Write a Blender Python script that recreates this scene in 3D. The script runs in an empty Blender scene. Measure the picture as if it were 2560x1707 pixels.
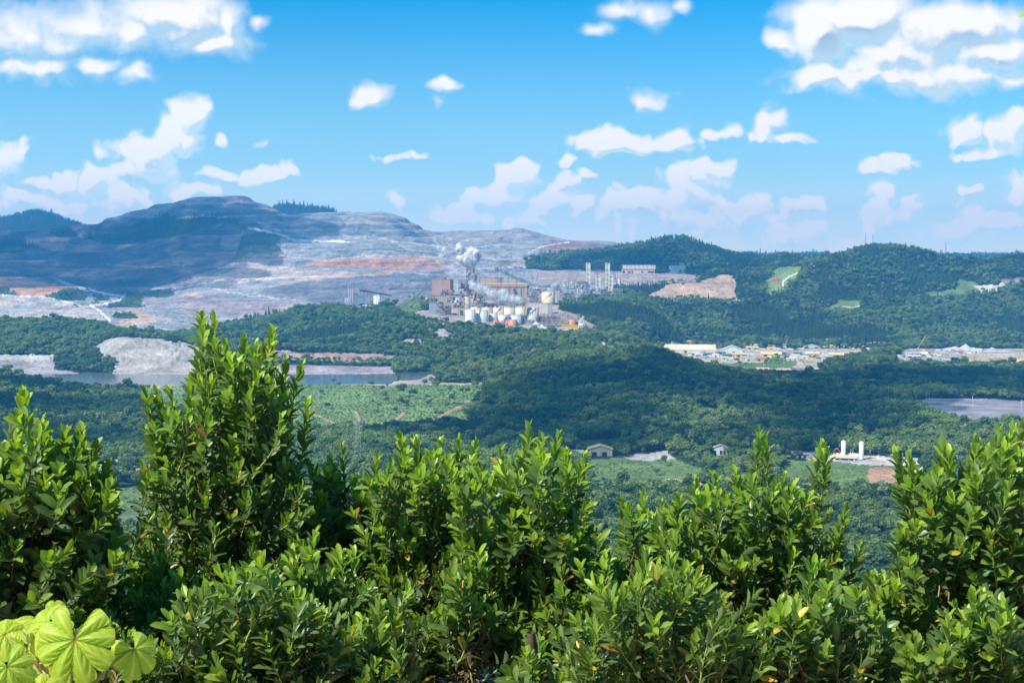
import bpy, math, random
import numpy as np

# ------------------------------------------------------------------ camera, sky, sun, exposure
F = 1280.0 / math.tan(math.radians(20.0))       # focal length in photo pixels (2560 wide)
PITCH = math.radians(-3.47)
CAMZ = 230.0
SUN_EL, SUN_AZ = math.radians(48), math.radians(231)   # azimuth clockwise from +Y (view direction): from the left and behind
SC = bpy.context.scene
COL = SC.collection


def P(x, y, d):
    """photo pixel + distance ahead (m) -> world point"""
    cx, cy = (x - 1280.0) / F, (853.5 - y) / F
    t = d / (math.cos(PITCH) - cy * math.sin(PITCH))
    return np.array([t * cx, d + 0 * t, CAMZ + t * (cy * math.cos(PITCH) + math.sin(PITCH))])


def to_px(X, Y, Z):
    dz = Z - CAMZ
    dep = Y * math.cos(PITCH) + dz * math.sin(PITCH)
    up = -Y * math.sin(PITCH) + dz * math.cos(PITCH)
    return 1280 + F * X / dep, 853.5 - F * up / dep


cam_data = bpy.data.cameras.new('camera')
cam = bpy.data.objects.new('camera', cam_data)
COL.objects.link(cam)
cam.location = (0, 0, CAMZ)
cam.rotation_euler = (math.pi / 2 + PITCH, 0, 0)
cam_data.sensor_width = 36
cam_data.lens = 18 / math.tan(math.radians(20))
cam_data.clip_start, cam_data.clip_end = 0.1, 80000
cam_data.dof.use_dof = True
cam_data.dof.focus_distance = 9.0
cam_data.dof.aperture_fstop = 20.0
SC.camera = cam

SC.view_settings.view_transform = 'Standard'
SC.view_settings.look = 'None'
SC.view_settings.exposure = 0.6
SC.view_settings.gamma = 1.0
SC.cycles.use_denoising = True
SC.cycles.use_adaptive_sampling = True
SC.cycles.adaptive_threshold = 0.02
SC.cycles.max_bounces = 6
SC.cycles.diffuse_bounces = 3
SC.cycles.glossy_bounces = 2
SC.cycles.transmission_bounces = 3
SC.cycles.volume_bounces = 1
SC.cycles.transparent_max_bounces = 20
SC.cycles.caustics_reflective = False
SC.cycles.caustics_refractive = False

sun_data = bpy.data.lights.new('sun', 'SUN')
sun_data.energy = 5.0
sun_data.angle = math.radians(0.53)
sun_data.color = (1.0, 0.955, 0.88)
sun = bpy.data.objects.new('sun', sun_data)
COL.objects.link(sun)
SUND = np.array([math.sin(SUN_AZ) * math.cos(SUN_EL), math.cos(SUN_AZ) * math.cos(SUN_EL), math.sin(SUN_EL)])
from mathutils import Vector
sun.rotation_euler = Vector(SUND).to_track_quat('Z', 'Y').to_euler()
sun.location = (0, 0, CAMZ + 400)


class NT:
    """short-hand for building node trees"""
    def __init__(s, tree):
        s.t = tree

    def n(s, typ, **kw):
        nd = s.t.nodes.new(typ)
        for k, v in kw.items():
            setattr(nd, k, v)
        return nd

    def put(s, sock, v):
        if v is None:
            return
        if hasattr(v, 'node') and hasattr(v, 'is_linked'):
            s.t.links.new(v, sock)
        else:
            try:
                sock.default_value = v
            except Exception:
                sock.default_value = tuple(v) + (1.0,)

    def m(s, op, a, b=None, c=None, clamp=False):
        nd = s.n('ShaderNodeMath', operation=op)
        nd.use_clamp = clamp
        s.put(nd.inputs[0], a); s.put(nd.inputs[1], b)
        if c is not None:
            s.put(nd.inputs[2], c)
        return nd.outputs[0]

    def v(s, op, a, b=None, scale=None):
        nd = s.n('ShaderNodeVectorMath', operation=op)
        s.put(nd.inputs[0], a)
        if b is not None:
            s.put(nd.inputs[1], b)
        if scale is not None:
            s.put(nd.inputs['Scale'], scale)
        return nd.outputs['Value'] if op in ('LENGTH', 'DOT_PRODUCT', 'DISTANCE') else nd.outputs['Vector']

    def noise(s, vec, scale, detail=4, rough=0.55, col=False, dim='3D', dist=0.0):
        nd = s.n('ShaderNodeTexNoise', noise_dimensions=dim)
        s.put(nd.inputs['Vector'], vec)
        nd.inputs['Scale'].default_value = scale
        nd.inputs['Detail'].default_value = detail
        nd.inputs['Roughness'].default_value = rough
        nd.inputs['Distortion'].default_value = dist
        return nd.outputs['Color' if col else 'Fac']

    def rng(s, val, a, b, c=0.0, d=1.0, smooth=False):
        nd = s.n('ShaderNodeMapRange')
        if smooth:
            nd.interpolation_type = 'SMOOTHSTEP'
        s.put(nd.inputs['Value'], val)
        for k, q in zip((1, 2, 3, 4), (a, b, c, d)):
            s.put(nd.inputs[k], q)
        return nd.outputs[0]

    def mix(s, f, a, b, typ='MIX'):
        nd = s.n('ShaderNodeMix', data_type='RGBA', blend_type=typ)
        s.put(nd.inputs[0], f); s.put(nd.inputs[6], a); s.put(nd.inputs[7], b)
        return nd.outputs[2]


# clouds of the photograph as directions on the sky: (x, y, half width, half height, strength); x, y name the direction
CLOUDS = [
    (435, 40, 150, 75, 1.3), (520, 105, 110, 38, 1.2), (330, 80, 110, 50, 1.0), (210, 60, 130, 66, .85), (80, 90, 190, 80, .85), (560, 60, 60, 60, 1.0),
    (60, 178, 180, 40, .9), (255, 172, 70, 34, .95), (345, 185, 55, 24, .7), (662, 66, 30, 18, .8),
    (475, 290, 62, 52, 1.4), (430, 345, 90, 62, 1.4), (360, 395, 85, 55, 1.3), (320, 430, 50, 25, 1.0), (556, 350, 18, 14, .9),
    (20, 400, 50, 52, 1.2), (155, 460, 75, 28, .95), (230, 445, 36, 26, .95), (330, 495, 55, 34, .8), (190, 510, 190, 45, .55), (480, 480, 60, 20, .8),
    (655, 436, 75, 24, 1.15), (530, 434, 50, 20, 1.0), (655, 364, 24, 12, .7), (938, 238, 50, 30, 1.1), (1110, 222, 42, 22, 1.0), (1085, 256, 30, 14, .5),
    (990, 510, 28, 22, .9), (1045, 385, 22, 10, .55), (975, 388, 40, 10, .45), (1290, 440, 50, 42, 1.2), (1235, 495, 70, 38, 1.2), (1170, 545, 80, 26, 1.1),
    (1425, 392, 42, 24, 1.1), (1475, 438, 26, 18, .9), (1415, 450, 36, 32, 1.1), (1365, 505, 60, 34, 1.15), (1320, 540, 55, 30, 1.1), (1450, 520, 26, 18, .7),
    (1490, 66, 55, 20, .9), (1560, 30, 70, 24, .85), (1640, 30, 40, 34, .7), (1710, 22, 26, 18, .6), (1600, 355, 180, 26, 1.05), (1530, 345, 90, 24, .9),
    (1690, 345, 60, 32, 1.15), (1800, 326, 56, 18, .95), (1630, 262, 55, 28, .5), (1925, 310, 46, 42, .95), (1950, 342, 66, 16, .8), (1795, 412, 62, 30, 1.1),
    (1785, 440, 80, 25, .7), (1600, 525, 95, 44, 1.1), (1725, 482, 62, 36, 1.2), (1740, 545, 230, 44, .8), (1840, 530, 85, 40, .95), (1990, 575, 80, 26, .8),
    (2025, 512, 34, 18, .9), (2230, 402, 74, 28, 1.15), (2200, 422, 60, 16, 1.0), (2210, 495, 44, 44, 1.0), (2215, 560, 80, 50, .85), (2290, 530, 50, 30, .6),
    (2420, 318, 64, 34, 1.2), (2530, 318, 66, 48, 1.1), (2470, 380, 95, 18, .85), (2550, 470, 50, 44, 1.1), (2420, 480, 34, 13, .75), (2480, 550, 130, 40, .7), (2090, 620, 120, 20, .5),
    (1950, 105, 42, 30, 1.2), (2050, 75, 100, 95, 1.6), (2160, 40, 200, 70, 1.45), (2050, 190, 80, 36, 1.35), (2200, 205, 200, 26, 1.0), (2380, 70, 260, 75, 1.2),
    (2470, 125, 140, 42, 1.35), (2330, 190, 260, 46, .95), (2250, 130, 210, 90, 1.05), (-300, 300, 200, 60, 1.1), (2900, 300, 200, 70, 1.1),
]

world = bpy.data.worlds.new('World')
SC.world = world
world.use_nodes = True
wt = NT(world.node_tree)
world.node_tree.nodes.clear()
# group: cloud density at a direction (u = right / ahead, v = up / ahead)
g = bpy.data.node_groups.new('cloud_field', 'ShaderNodeTree')
g.interface.new_socket('p', in_out='INPUT', socket_type='NodeSocketVector')
g.interface.new_socket('f', in_out='OUTPUT', socket_type='NodeSocketFloat')
gt = NT(g)
gi = gt.n('NodeGroupInput'); go = gt.n('NodeGroupOutput')
p0 = gi.outputs[0]
warp = gt.noise(p0, 26, 2, .5, col=True, dim='2D')
warp = gt.v('MULTIPLY', gt.v('SUBTRACT', warp, (.5, .5, .5)), (.030, .020, 0))
p1 = gt.v('ADD', p0, warp)
best = None
for (x, y, a, b, s_) in CLOUDS:
    q = P(x, y, 1.0)
    c = (q[0], q[2] - CAMZ, 0)
    dlt = gt.v('SUBTRACT', p1, c)
    dlt = gt.v('MULTIPLY', dlt, (F / (a * 1.12), F / (b * 1.12), 0))
    e = gt.m('MULTIPLY_ADD', gt.v('LENGTH', dlt), -s_ * .8, s_ * .8)
    best = e if best is None else gt.m('SMOOTH_MAX', best, e, .12)
bill = gt.n('ShaderNodeTexVoronoi', feature='F1', voronoi_dimensions='2D')
gt.put(bill.inputs['Vector'], p1)
bill.inputs['Scale'].default_value = 62
bill.inputs['Detail'].default_value = 1.0
n1 = gt.noise(p0, 40, 7, .60, dim='2D')
n2 = gt.noise(p0, 12, 1, .5, dim='2D')
sv = gt.n('ShaderNodeSeparateXYZ'); gt.put(sv.inputs[0], p0)
amp = gt.rng(sv.outputs[1], .08, .15, 1.0, .55)
f = gt.m('ADD', best, gt.m('MULTIPLY', gt.m('SUBTRACT', n1, .36), gt.m('MULTIPLY', amp, .95)))
f = gt.m('ADD', f, gt.m('MULTIPLY', gt.m('SUBTRACT', n2, .45), .4))
f = gt.m('ADD', f, gt.m('MULTIPLY', gt.m('SUBTRACT', .42, bill.outputs['Distance']), gt.m('MULTIPLY', gt.m('POWER', amp, 2.0), .55)))
gt.put(go.inputs[0], f)

tc = wt.n('ShaderNodeTexCoord')
sep = wt.n('ShaderNodeSeparateXYZ'); wt.put(sep.inputs[0], tc.outputs['Generated'])
X_, Y_, Z_ = sep.outputs
ya = wt.m('MAXIMUM', wt.m('ABSOLUTE', Y_), .05)
comb = wt.n('ShaderNodeCombineXYZ')
wt.put(comb.inputs[0], wt.m('DIVIDE', X_, ya)); wt.put(comb.inputs[1], wt.m('DIVIDE', Z_, ya))
pv = comb.outputs[0]
gA = wt.n('ShaderNodeGroup'); gA.node_tree = g; wt.put(gA.inputs[0], pv)
gB = wt.n('ShaderNodeGroup'); gB.node_tree = g; wt.put(gB.inputs[0], wt.v('ADD', pv, (-.0055, .0085, 0)))
fA, fB = gA.outputs[0], gB.outputs[0]
alpha = wt.rng(fA, wt.rng(Z_, .10, .16, -.06, -.16), wt.rng(Z_, .04, .16, .22, .75), 0, 1, smooth=True)
alpha = wt.m('MULTIPLY', alpha, wt.rng(Z_, 0.0, .03, .7, .97))
lit = wt.rng(wt.m('SUBTRACT', fA, fB), -.24, .17, 0, 1, smooth=True)
core = wt.rng(fA, .40, 1.05, 0, 1)
sky = wt.n('ShaderNodeTexSky', sky_type='NISHITA')
sky.sun_disc = False
sky.sun_elevation = SUN_EL
sky.sun_rotation = SUN_AZ
sky.altitude = 200
sky.air_density = 1.0
sky.dust_density = 0.4
sky.ozone_density = 2.0
# the air of the lower sky is paler
skyc = wt.mix(1.0, sky.outputs[0], (.0, .90, 1.40, 1), 'MULTIPLY')
pale = wt.rng(wt.m('MAXIMUM', Z_, 0), 0, .19, 1, 0)
pale = wt.m('POWER', pale, 1.4)
skyc = wt.mix(wt.m('MULTIPLY', pale, .97), skyc, (6.8, 8.6, 9.4, 1))
skyc = wt.mix(wt.rng(Z_, 0, .07, .85, 0, smooth=True), skyc, (9.6, 10.4, 9.7, 1))
shade = wt.mix(wt.m('MULTIPLY', core, wt.rng(Z_, .06, .14, .35, 1)), wt.mix(wt.rng(Z_, .03, .12, 0, 1), (7.3, 9.2, 10.0, 1), (6.0, 7.8, 8.9, 1)), (3.6, 5.2, 7.0, 1))
cl = wt.mix(lit, shade, (10.6, 10.2, 10.0, 1))
cl = wt.mix(wt.rng(Z_, 0, .09, .10, 0), cl, (11.3, 11.2, 10.0, 1))
out = wt.mix(alpha, skyc, cl)
bg0 = wt.n('ShaderNodeBackground'); wt.put(bg0.inputs[0], skyc); bg0.inputs[1].default_value = .071
bg1 = wt.n('ShaderNodeBackground'); wt.put(bg1.inputs[0], out); bg1.inputs[1].default_value = .071
# the drawn clouds fill the sky ahead; elsewhere the sky is clear
ahead = wt.m('MULTIPLY', wt.m('GREATER_THAN', Y_, .5), wt.m('MULTIPLY', wt.m('GREATER_THAN', Z_, -.02), wt.m('LESS_THAN', Z_, .35)))
bg = wt.n('ShaderNodeMixShader'); wt.put(bg.inputs[0], ahead)
world.node_tree.links.new(bg0.outputs[0], bg.inputs[1]); world.node_tree.links.new(bg1.outputs[0], bg.inputs[2])
wo = wt.n('ShaderNodeOutputWorld'); world.node_tree.links.new(bg.outputs[0], wo.inputs[0])
world.cycles.sampling_method = 'MANUAL'
world.cycles.sample_map_resolution = 512

# ------------------------------------------------------------------ helpers
def tag(o, label=None, cat=None, group=None, kind=None):
    if label: o['label'] = label
    if cat: o['category'] = cat
    if group: o['group'] = group
    if kind: o['kind'] = kind
    return o


def link(name, me, parent=None):
    o = bpy.data.objects.new(name, me)
    COL.objects.link(o)
    if parent is not None:
        o.parent = parent
    return o


def mesh_np(name, V, quads=None, tris=None, smooth=False):
    """mesh from numpy arrays; quads (n,4) and/or tris (n,3)"""
    me = bpy.data.meshes.new(name)
    V = np.asarray(V, dtype=np.float32)
    parts, tot, starts = [], [], []
    for a in (quads, tris):
        if a is not None and len(a):
            parts.append(np.asarray(a, dtype=np.int32).ravel()); tot.append(np.full(len(a), a.shape[1], dtype=np.int32))
    loops = np.concatenate(parts); cnt = np.concatenate(tot)
    st = np.concatenate([[0], np.cumsum(cnt)[:-1]]).astype(np.int32)
    me.vertices.add(len(V)); me.vertices.foreach_set('co', V.ravel())
    me.loops.add(len(loops)); me.loops.foreach_set('vertex_index', loops)
    me.polygons.add(len(cnt)); me.polygons.foreach_set('loop_start', st); me.polygons.foreach_set('loop_total', cnt)
    me.polygons.foreach_set('use_smooth', np.full(len(cnt), bool(smooth)))
    me.update(calc_edges=True)
    return me


def set_col(me, name, C):
    C = np.asarray(C, dtype=np.float32)
    if C.shape[1] == 3:
        C = np.concatenate([C, np.ones((len(C), 1), np.float32)], 1)
    a = me.color_attributes.new(name, 'FLOAT_COLOR', 'POINT')
    a.data.foreach_set('color', C.ravel())


def new_mat(name, rough=.8):
    m = bpy.data.materials.new(name)
    m.use_nodes = True
    nt = NT(m.node_tree)
    bs = m.node_tree.nodes['Principled BSDF']
    bs.inputs['Roughness'].default_value = rough
    bs.inputs['Specular IOR Level'].default_value = .25
    return m, nt, bs


def _h(ix, iy, seed):
    v = (ix.astype(np.int64) * 374761393 + iy.astype(np.int64) * 668265263 + seed * 1442695) & 0x7fffffff
    v = (v ^ (v >> 13)) * 1274126177 & 0x7fffffff
    return ((v ^ (v >> 16)) & 0xffff) / 65535.0


def vnoise(x, y, seed=0):
    x0, y0 = np.floor(x), np.floor(y)
    fx, fy = x - x0, y - y0
    fx, fy = fx * fx * (3 - 2 * fx), fy * fy * (3 - 2 * fy)
    a, b = _h(x0, y0, seed), _h(x0 + 1, y0, seed)
    c, d = _h(x0, y0 + 1, seed), _h(x0 + 1, y0 + 1, seed)
    return (a + (b - a) * fx) * (1 - fy) + (c + (d - c) * fx) * fy


def fbm(x, y, oct=5, seed=0, gain=.5):
    s, a, t = 0, 1, 0
    for i in range(oct):
        s = s + a * (vnoise(x, y, seed + i * 17) - .5); t += a
        x, y, a = x * 2.03 + 7.1, y * 2.03 + 3.7, a * gain
    return s / t * 2


# ------------------------------------------------------------------ terrain profile: contour lines (x, y of the photo; d = metres ahead)
def zc(z):                        # a contour line of constant height
    return ('z', z)


CREST = [(-400, 600), (150, 571), (205, 563), (240, 560), (262, 549), (300, 536), (345, 526), (370, 518), (385, 513), (430, 505), (450, 500), (500, 493), (560, 491), (607, 491),
         (625, 498), (650, 510), (685, 520), (705, 532), (725, 536), (760, 533), (800, 531), (860, 530), (960, 530), (990, 535), (1030, 553), (1060, 570), (1080, 578),
         (1115, 580), (1150, 575), (1240, 574), (1260, 570), (1305, 570), (1330, 577), (1370, 590), (1395, 597), (1440, 602), (1580, 610), (1700, 625), (1800, 650), (1900, 662), (2560, 680), (3000, 690)]
CON = [
    (2, zc(-1.75)), (8, zc(-2.55)), (12, zc(-3.3)), (40, zc(-15)), (350, zc(-118)), (950, zc(-206)),
    (1380, [(-400, 1120), (0, 1150), (250, 1160), (400, 1160), (700, 1158), (3000, 1158)]),
    (1640, [(-400, 1020), (0, 1045), (200, 1072), (400, 1080), (750, 1076), (1000, 1074), (1200, 1066), (1400, 1062), (1700, 1052), (2000, 1058), (2300, 1062), (2560, 1068), (3000, 1070)]),
    (2080, [(-400, 930), (0, 945), (100, 962), (200, 972), (400, 975), (700, 966), (1000, 965), (1180, 968), (1250, 948), (1400, 928), (1550, 900), (1630, 880), (1694, 908), (1763, 925),
            (1829, 942), (1900, 960), (2000, 972), (2300, 979), (3000, 979)]),
    (2350, [(-400, 935), (0, 936), (1000, 936), (1090, 930), (1200, 912), (1400, 892), (1550, 884), (1640, 892), (1700, 925), (1829, 935), (2000, 937), (3000, 937)]),
    (2480, [(-400, 893), (0, 893), (140, 893), (230, 905), (262, 855), (300, 846), (366, 852), (453, 856), (492, 872), (560, 880), (660, 888), (700, 888), (985, 895), (1020, 885), (1100, 886), (1250, 876),
            (1400, 866), (1550, 868), (1640, 885), (1700, 915), (1829, 920), (2000, 921), (3000, 921)]),
    (2850, [(-400, 806), (0, 806), (200, 808), (300, 832), (450, 850), (550, 850), (650, 845), (750, 832), (900, 812), (950, 803), (1000, 797), (1040, 800), (1100, 808), (1200, 822), (1350, 838), (1440, 840),
            (1500, 838), (1550, 830), (1600, 852), (1640, 872), (1700, 886), (3000, 886)]),
    (3050, [(-400, 830), (0, 832), (300, 850), (500, 848), (560, 825), (640, 812), (700, 796), (764, 776), (860, 780), (940, 788), (1000, 775), (1060, 782), (1130, 795), (1300, 790), (1450, 790), (1500, 782), (1560, 782),
            (1650, 800), (1700, 872), (1900, 872), (3000, 872)]),
    (3300, [(-400, 812), (0, 812), (200, 805), (400, 818), (500, 818), (600, 815), (764, 815), (900, 805), (1000, 760), (1060, 747), (1150, 745), (1300, 745), (1420, 756), (1560, 758), (1640, 772), (1700, 815), (1850, 832), (3000, 840)]),
    (3600, [(-400, 780), (0, 772), (200, 765), (400, 772), (500, 778), (700, 765), (1000, 745), (1300, 728), (1450, 722), (1560, 736), (1660, 750), (1750, 752), (1870, 762), (2000, 755), (2200, 748), (2400, 752), (3000, 752)]),
    (3900, [(-400, 725), (0, 735), (130, 708), (200, 742), (300, 752), (450, 742), (600, 725), (800, 710), (1000, 705), (1300, 700), (1500, 695), (1640, 693), (1750, 692), (1850, 696), (1920, 700), (1990, 668), (2030, 655), (2080, 648), (2100, 638),
            (2150, 626), (2200, 620), (2250, 625), (2300, 636), (2350, 647), (2400, 656), (2440, 660), (2480, 652), (2510, 645), (2560, 645), (3000, 650)]),
    (4300, [(-400, 690), (0, 692), (250, 715), (400, 708), (500, 690), (700, 682), (900, 678), (1200, 678), (1350, 684), (1500, 682), (1640, 676), (1750, 678), (1850, 672), (1950, 665), (2030, 665), (2100, 680), (3000, 680)]),
    (4700, [(-400, 650), (0, 655), (300, 665), (500, 655), (650, 625), (900, 622), (1100, 628), (1250, 632), (1340, 638), (1400, 636), (1480, 632), (1590, 621), (1620, 614), (1650, 603), (1690, 600), (1720, 601), (1760, 611), (1800, 626),
            (1850, 642), (1880, 652), (1905, 652), (1930, 646), (1990, 643), (2030, 655), (2100, 690), (3000, 690)]),
    (5200, [(-400, 620), (0, 612), (150, 600), (300, 592), (400, 572), (500, 560), (640, 566), (740, 590), (850, 586), (1000, 592), (1100, 608), (1300, 604), (1440, 616), (1600, 630), (1700, 650), (3000, 680)]),
    (5600, CREST),
    (6300, [(x, y + 22) for x, y in CREST]),
    (7500, [(-400, 565), (-100, 560), (0, 553), (60, 541), (95, 535), (130, 543), (165, 556), (205, 570), (300, 610), (640, 600), (685, 526), (720, 521), (760, 526), (830, 533), (860, 560), (1200, 640), (3000, 645)]),
    (12000, zc(-120)), (60000, zc(-160)),
]
AZ_GRID = np.linspace((-1500 - 1280) / F, (4060 - 1280) / F, 1400)
_D, _Z = [], []
for d, c in CON:
    if c[0] == 'z':
        z = np.full(AZ_GRID.shape, CAMZ + c[1])
    else:
        xs = np.array([p[0] for p in c], float); ys = np.array([p[1] for p in c], float)
        w = np.array([P(x, y, d) for x, y in zip(xs, ys)])
        z = np.interp(AZ_GRID, w[:, 0] / w[:, 1], w[:, 2])
        if d == 5600 or d == 7500:
            pass
        else:
            kk = 9
            z = np.convolve(np.pad(z, kk, mode='edge'), np.ones(2 * kk + 1) / (2 * kk + 1), 'valid')
    _D.append(d); _Z.append(z)
_D = np.array(_D, float); _Z = np.array(_Z)           # (K), (K, A)
_h_ = np.diff(_D)[:, None]
_s_ = np.diff(_Z, axis=0) / _h_
_m_ = np.zeros_like(_Z)
_same = (_s_[:-1] * _s_[1:]) > 0
_m_[1:-1] = np.where(_same, 2 * _s_[:-1] * _s_[1:] / np.where(_same, _s_[:-1] + _s_[1:], 1), 0)
_m_[0], _m_[-1] = _s_[0], _s_[-1]


def base_z(X, Y):
    a = X / np.maximum(Y, 1.0)
    a = np.where(Y < 40, 0, a)
    d = np.clip(Y, _D[0], _D[-1] - 1)
    k = np.clip(np.searchsorted(_D, d, side='right') - 1, 0, len(_D) - 2)
    ai = np.clip((a - AZ_GRID[0]) / (AZ_GRID[1] - AZ_GRID[0]), 0, len(AZ_GRID) - 1.001)
    i0 = ai.astype(int); fa = ai - i0
    def at(T, kk): return T[kk, i0] * (1 - fa) + T[kk, i0 + 1] * fa
    h = _D[k + 1] - _D[k]; t = (d - _D[k]) / h
    z0, z1, m0, m1 = at(_Z, k), at(_Z, k + 1), at(_m_, k), at(_m_, k + 1)
    t2, t3 = t * t, t * t * t
    return (2 * t3 - 3 * t2 + 1) * z0 + (t3 - 2 * t2 + t) * h * m0 + (-2 * t3 + 3 * t2) * z1 + (t3 - t2) * h * m1


PADS = []          # (X, Y, z, r): levelled ground under buildings


def in_poly(x, y, poly):
    c = np.zeros(np.shape(x), bool)
    n = len(poly)
    for i in range(n):
        x1, y1 = poly[i]; x2, y2 = poly[(i + 1) % n]
        if y1 == y2:
            continue
        c ^= ((y1 > y) != (y2 > y)) & (x < (x2 - x1) * (y - y1) / (y2 - y1) + x1)
    return c


def near_line(x, y, line, w, asp=1.0):
    r = np.zeros(np.shape(x), bool)
    for (x1, y1), (x2, y2) in zip(line[:-1], line[1:]):
        dx, dy = x2 - x1, (y2 - y1) * asp
        t = np.clip(((x - x1) * dx + (y - y1) * asp * dy) / (dx * dx + dy * dy), 0, 1)
        r |= np.hypot(x - x1 - t * dx, (y - y1) * asp - t * dy) < w
    return r


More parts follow.
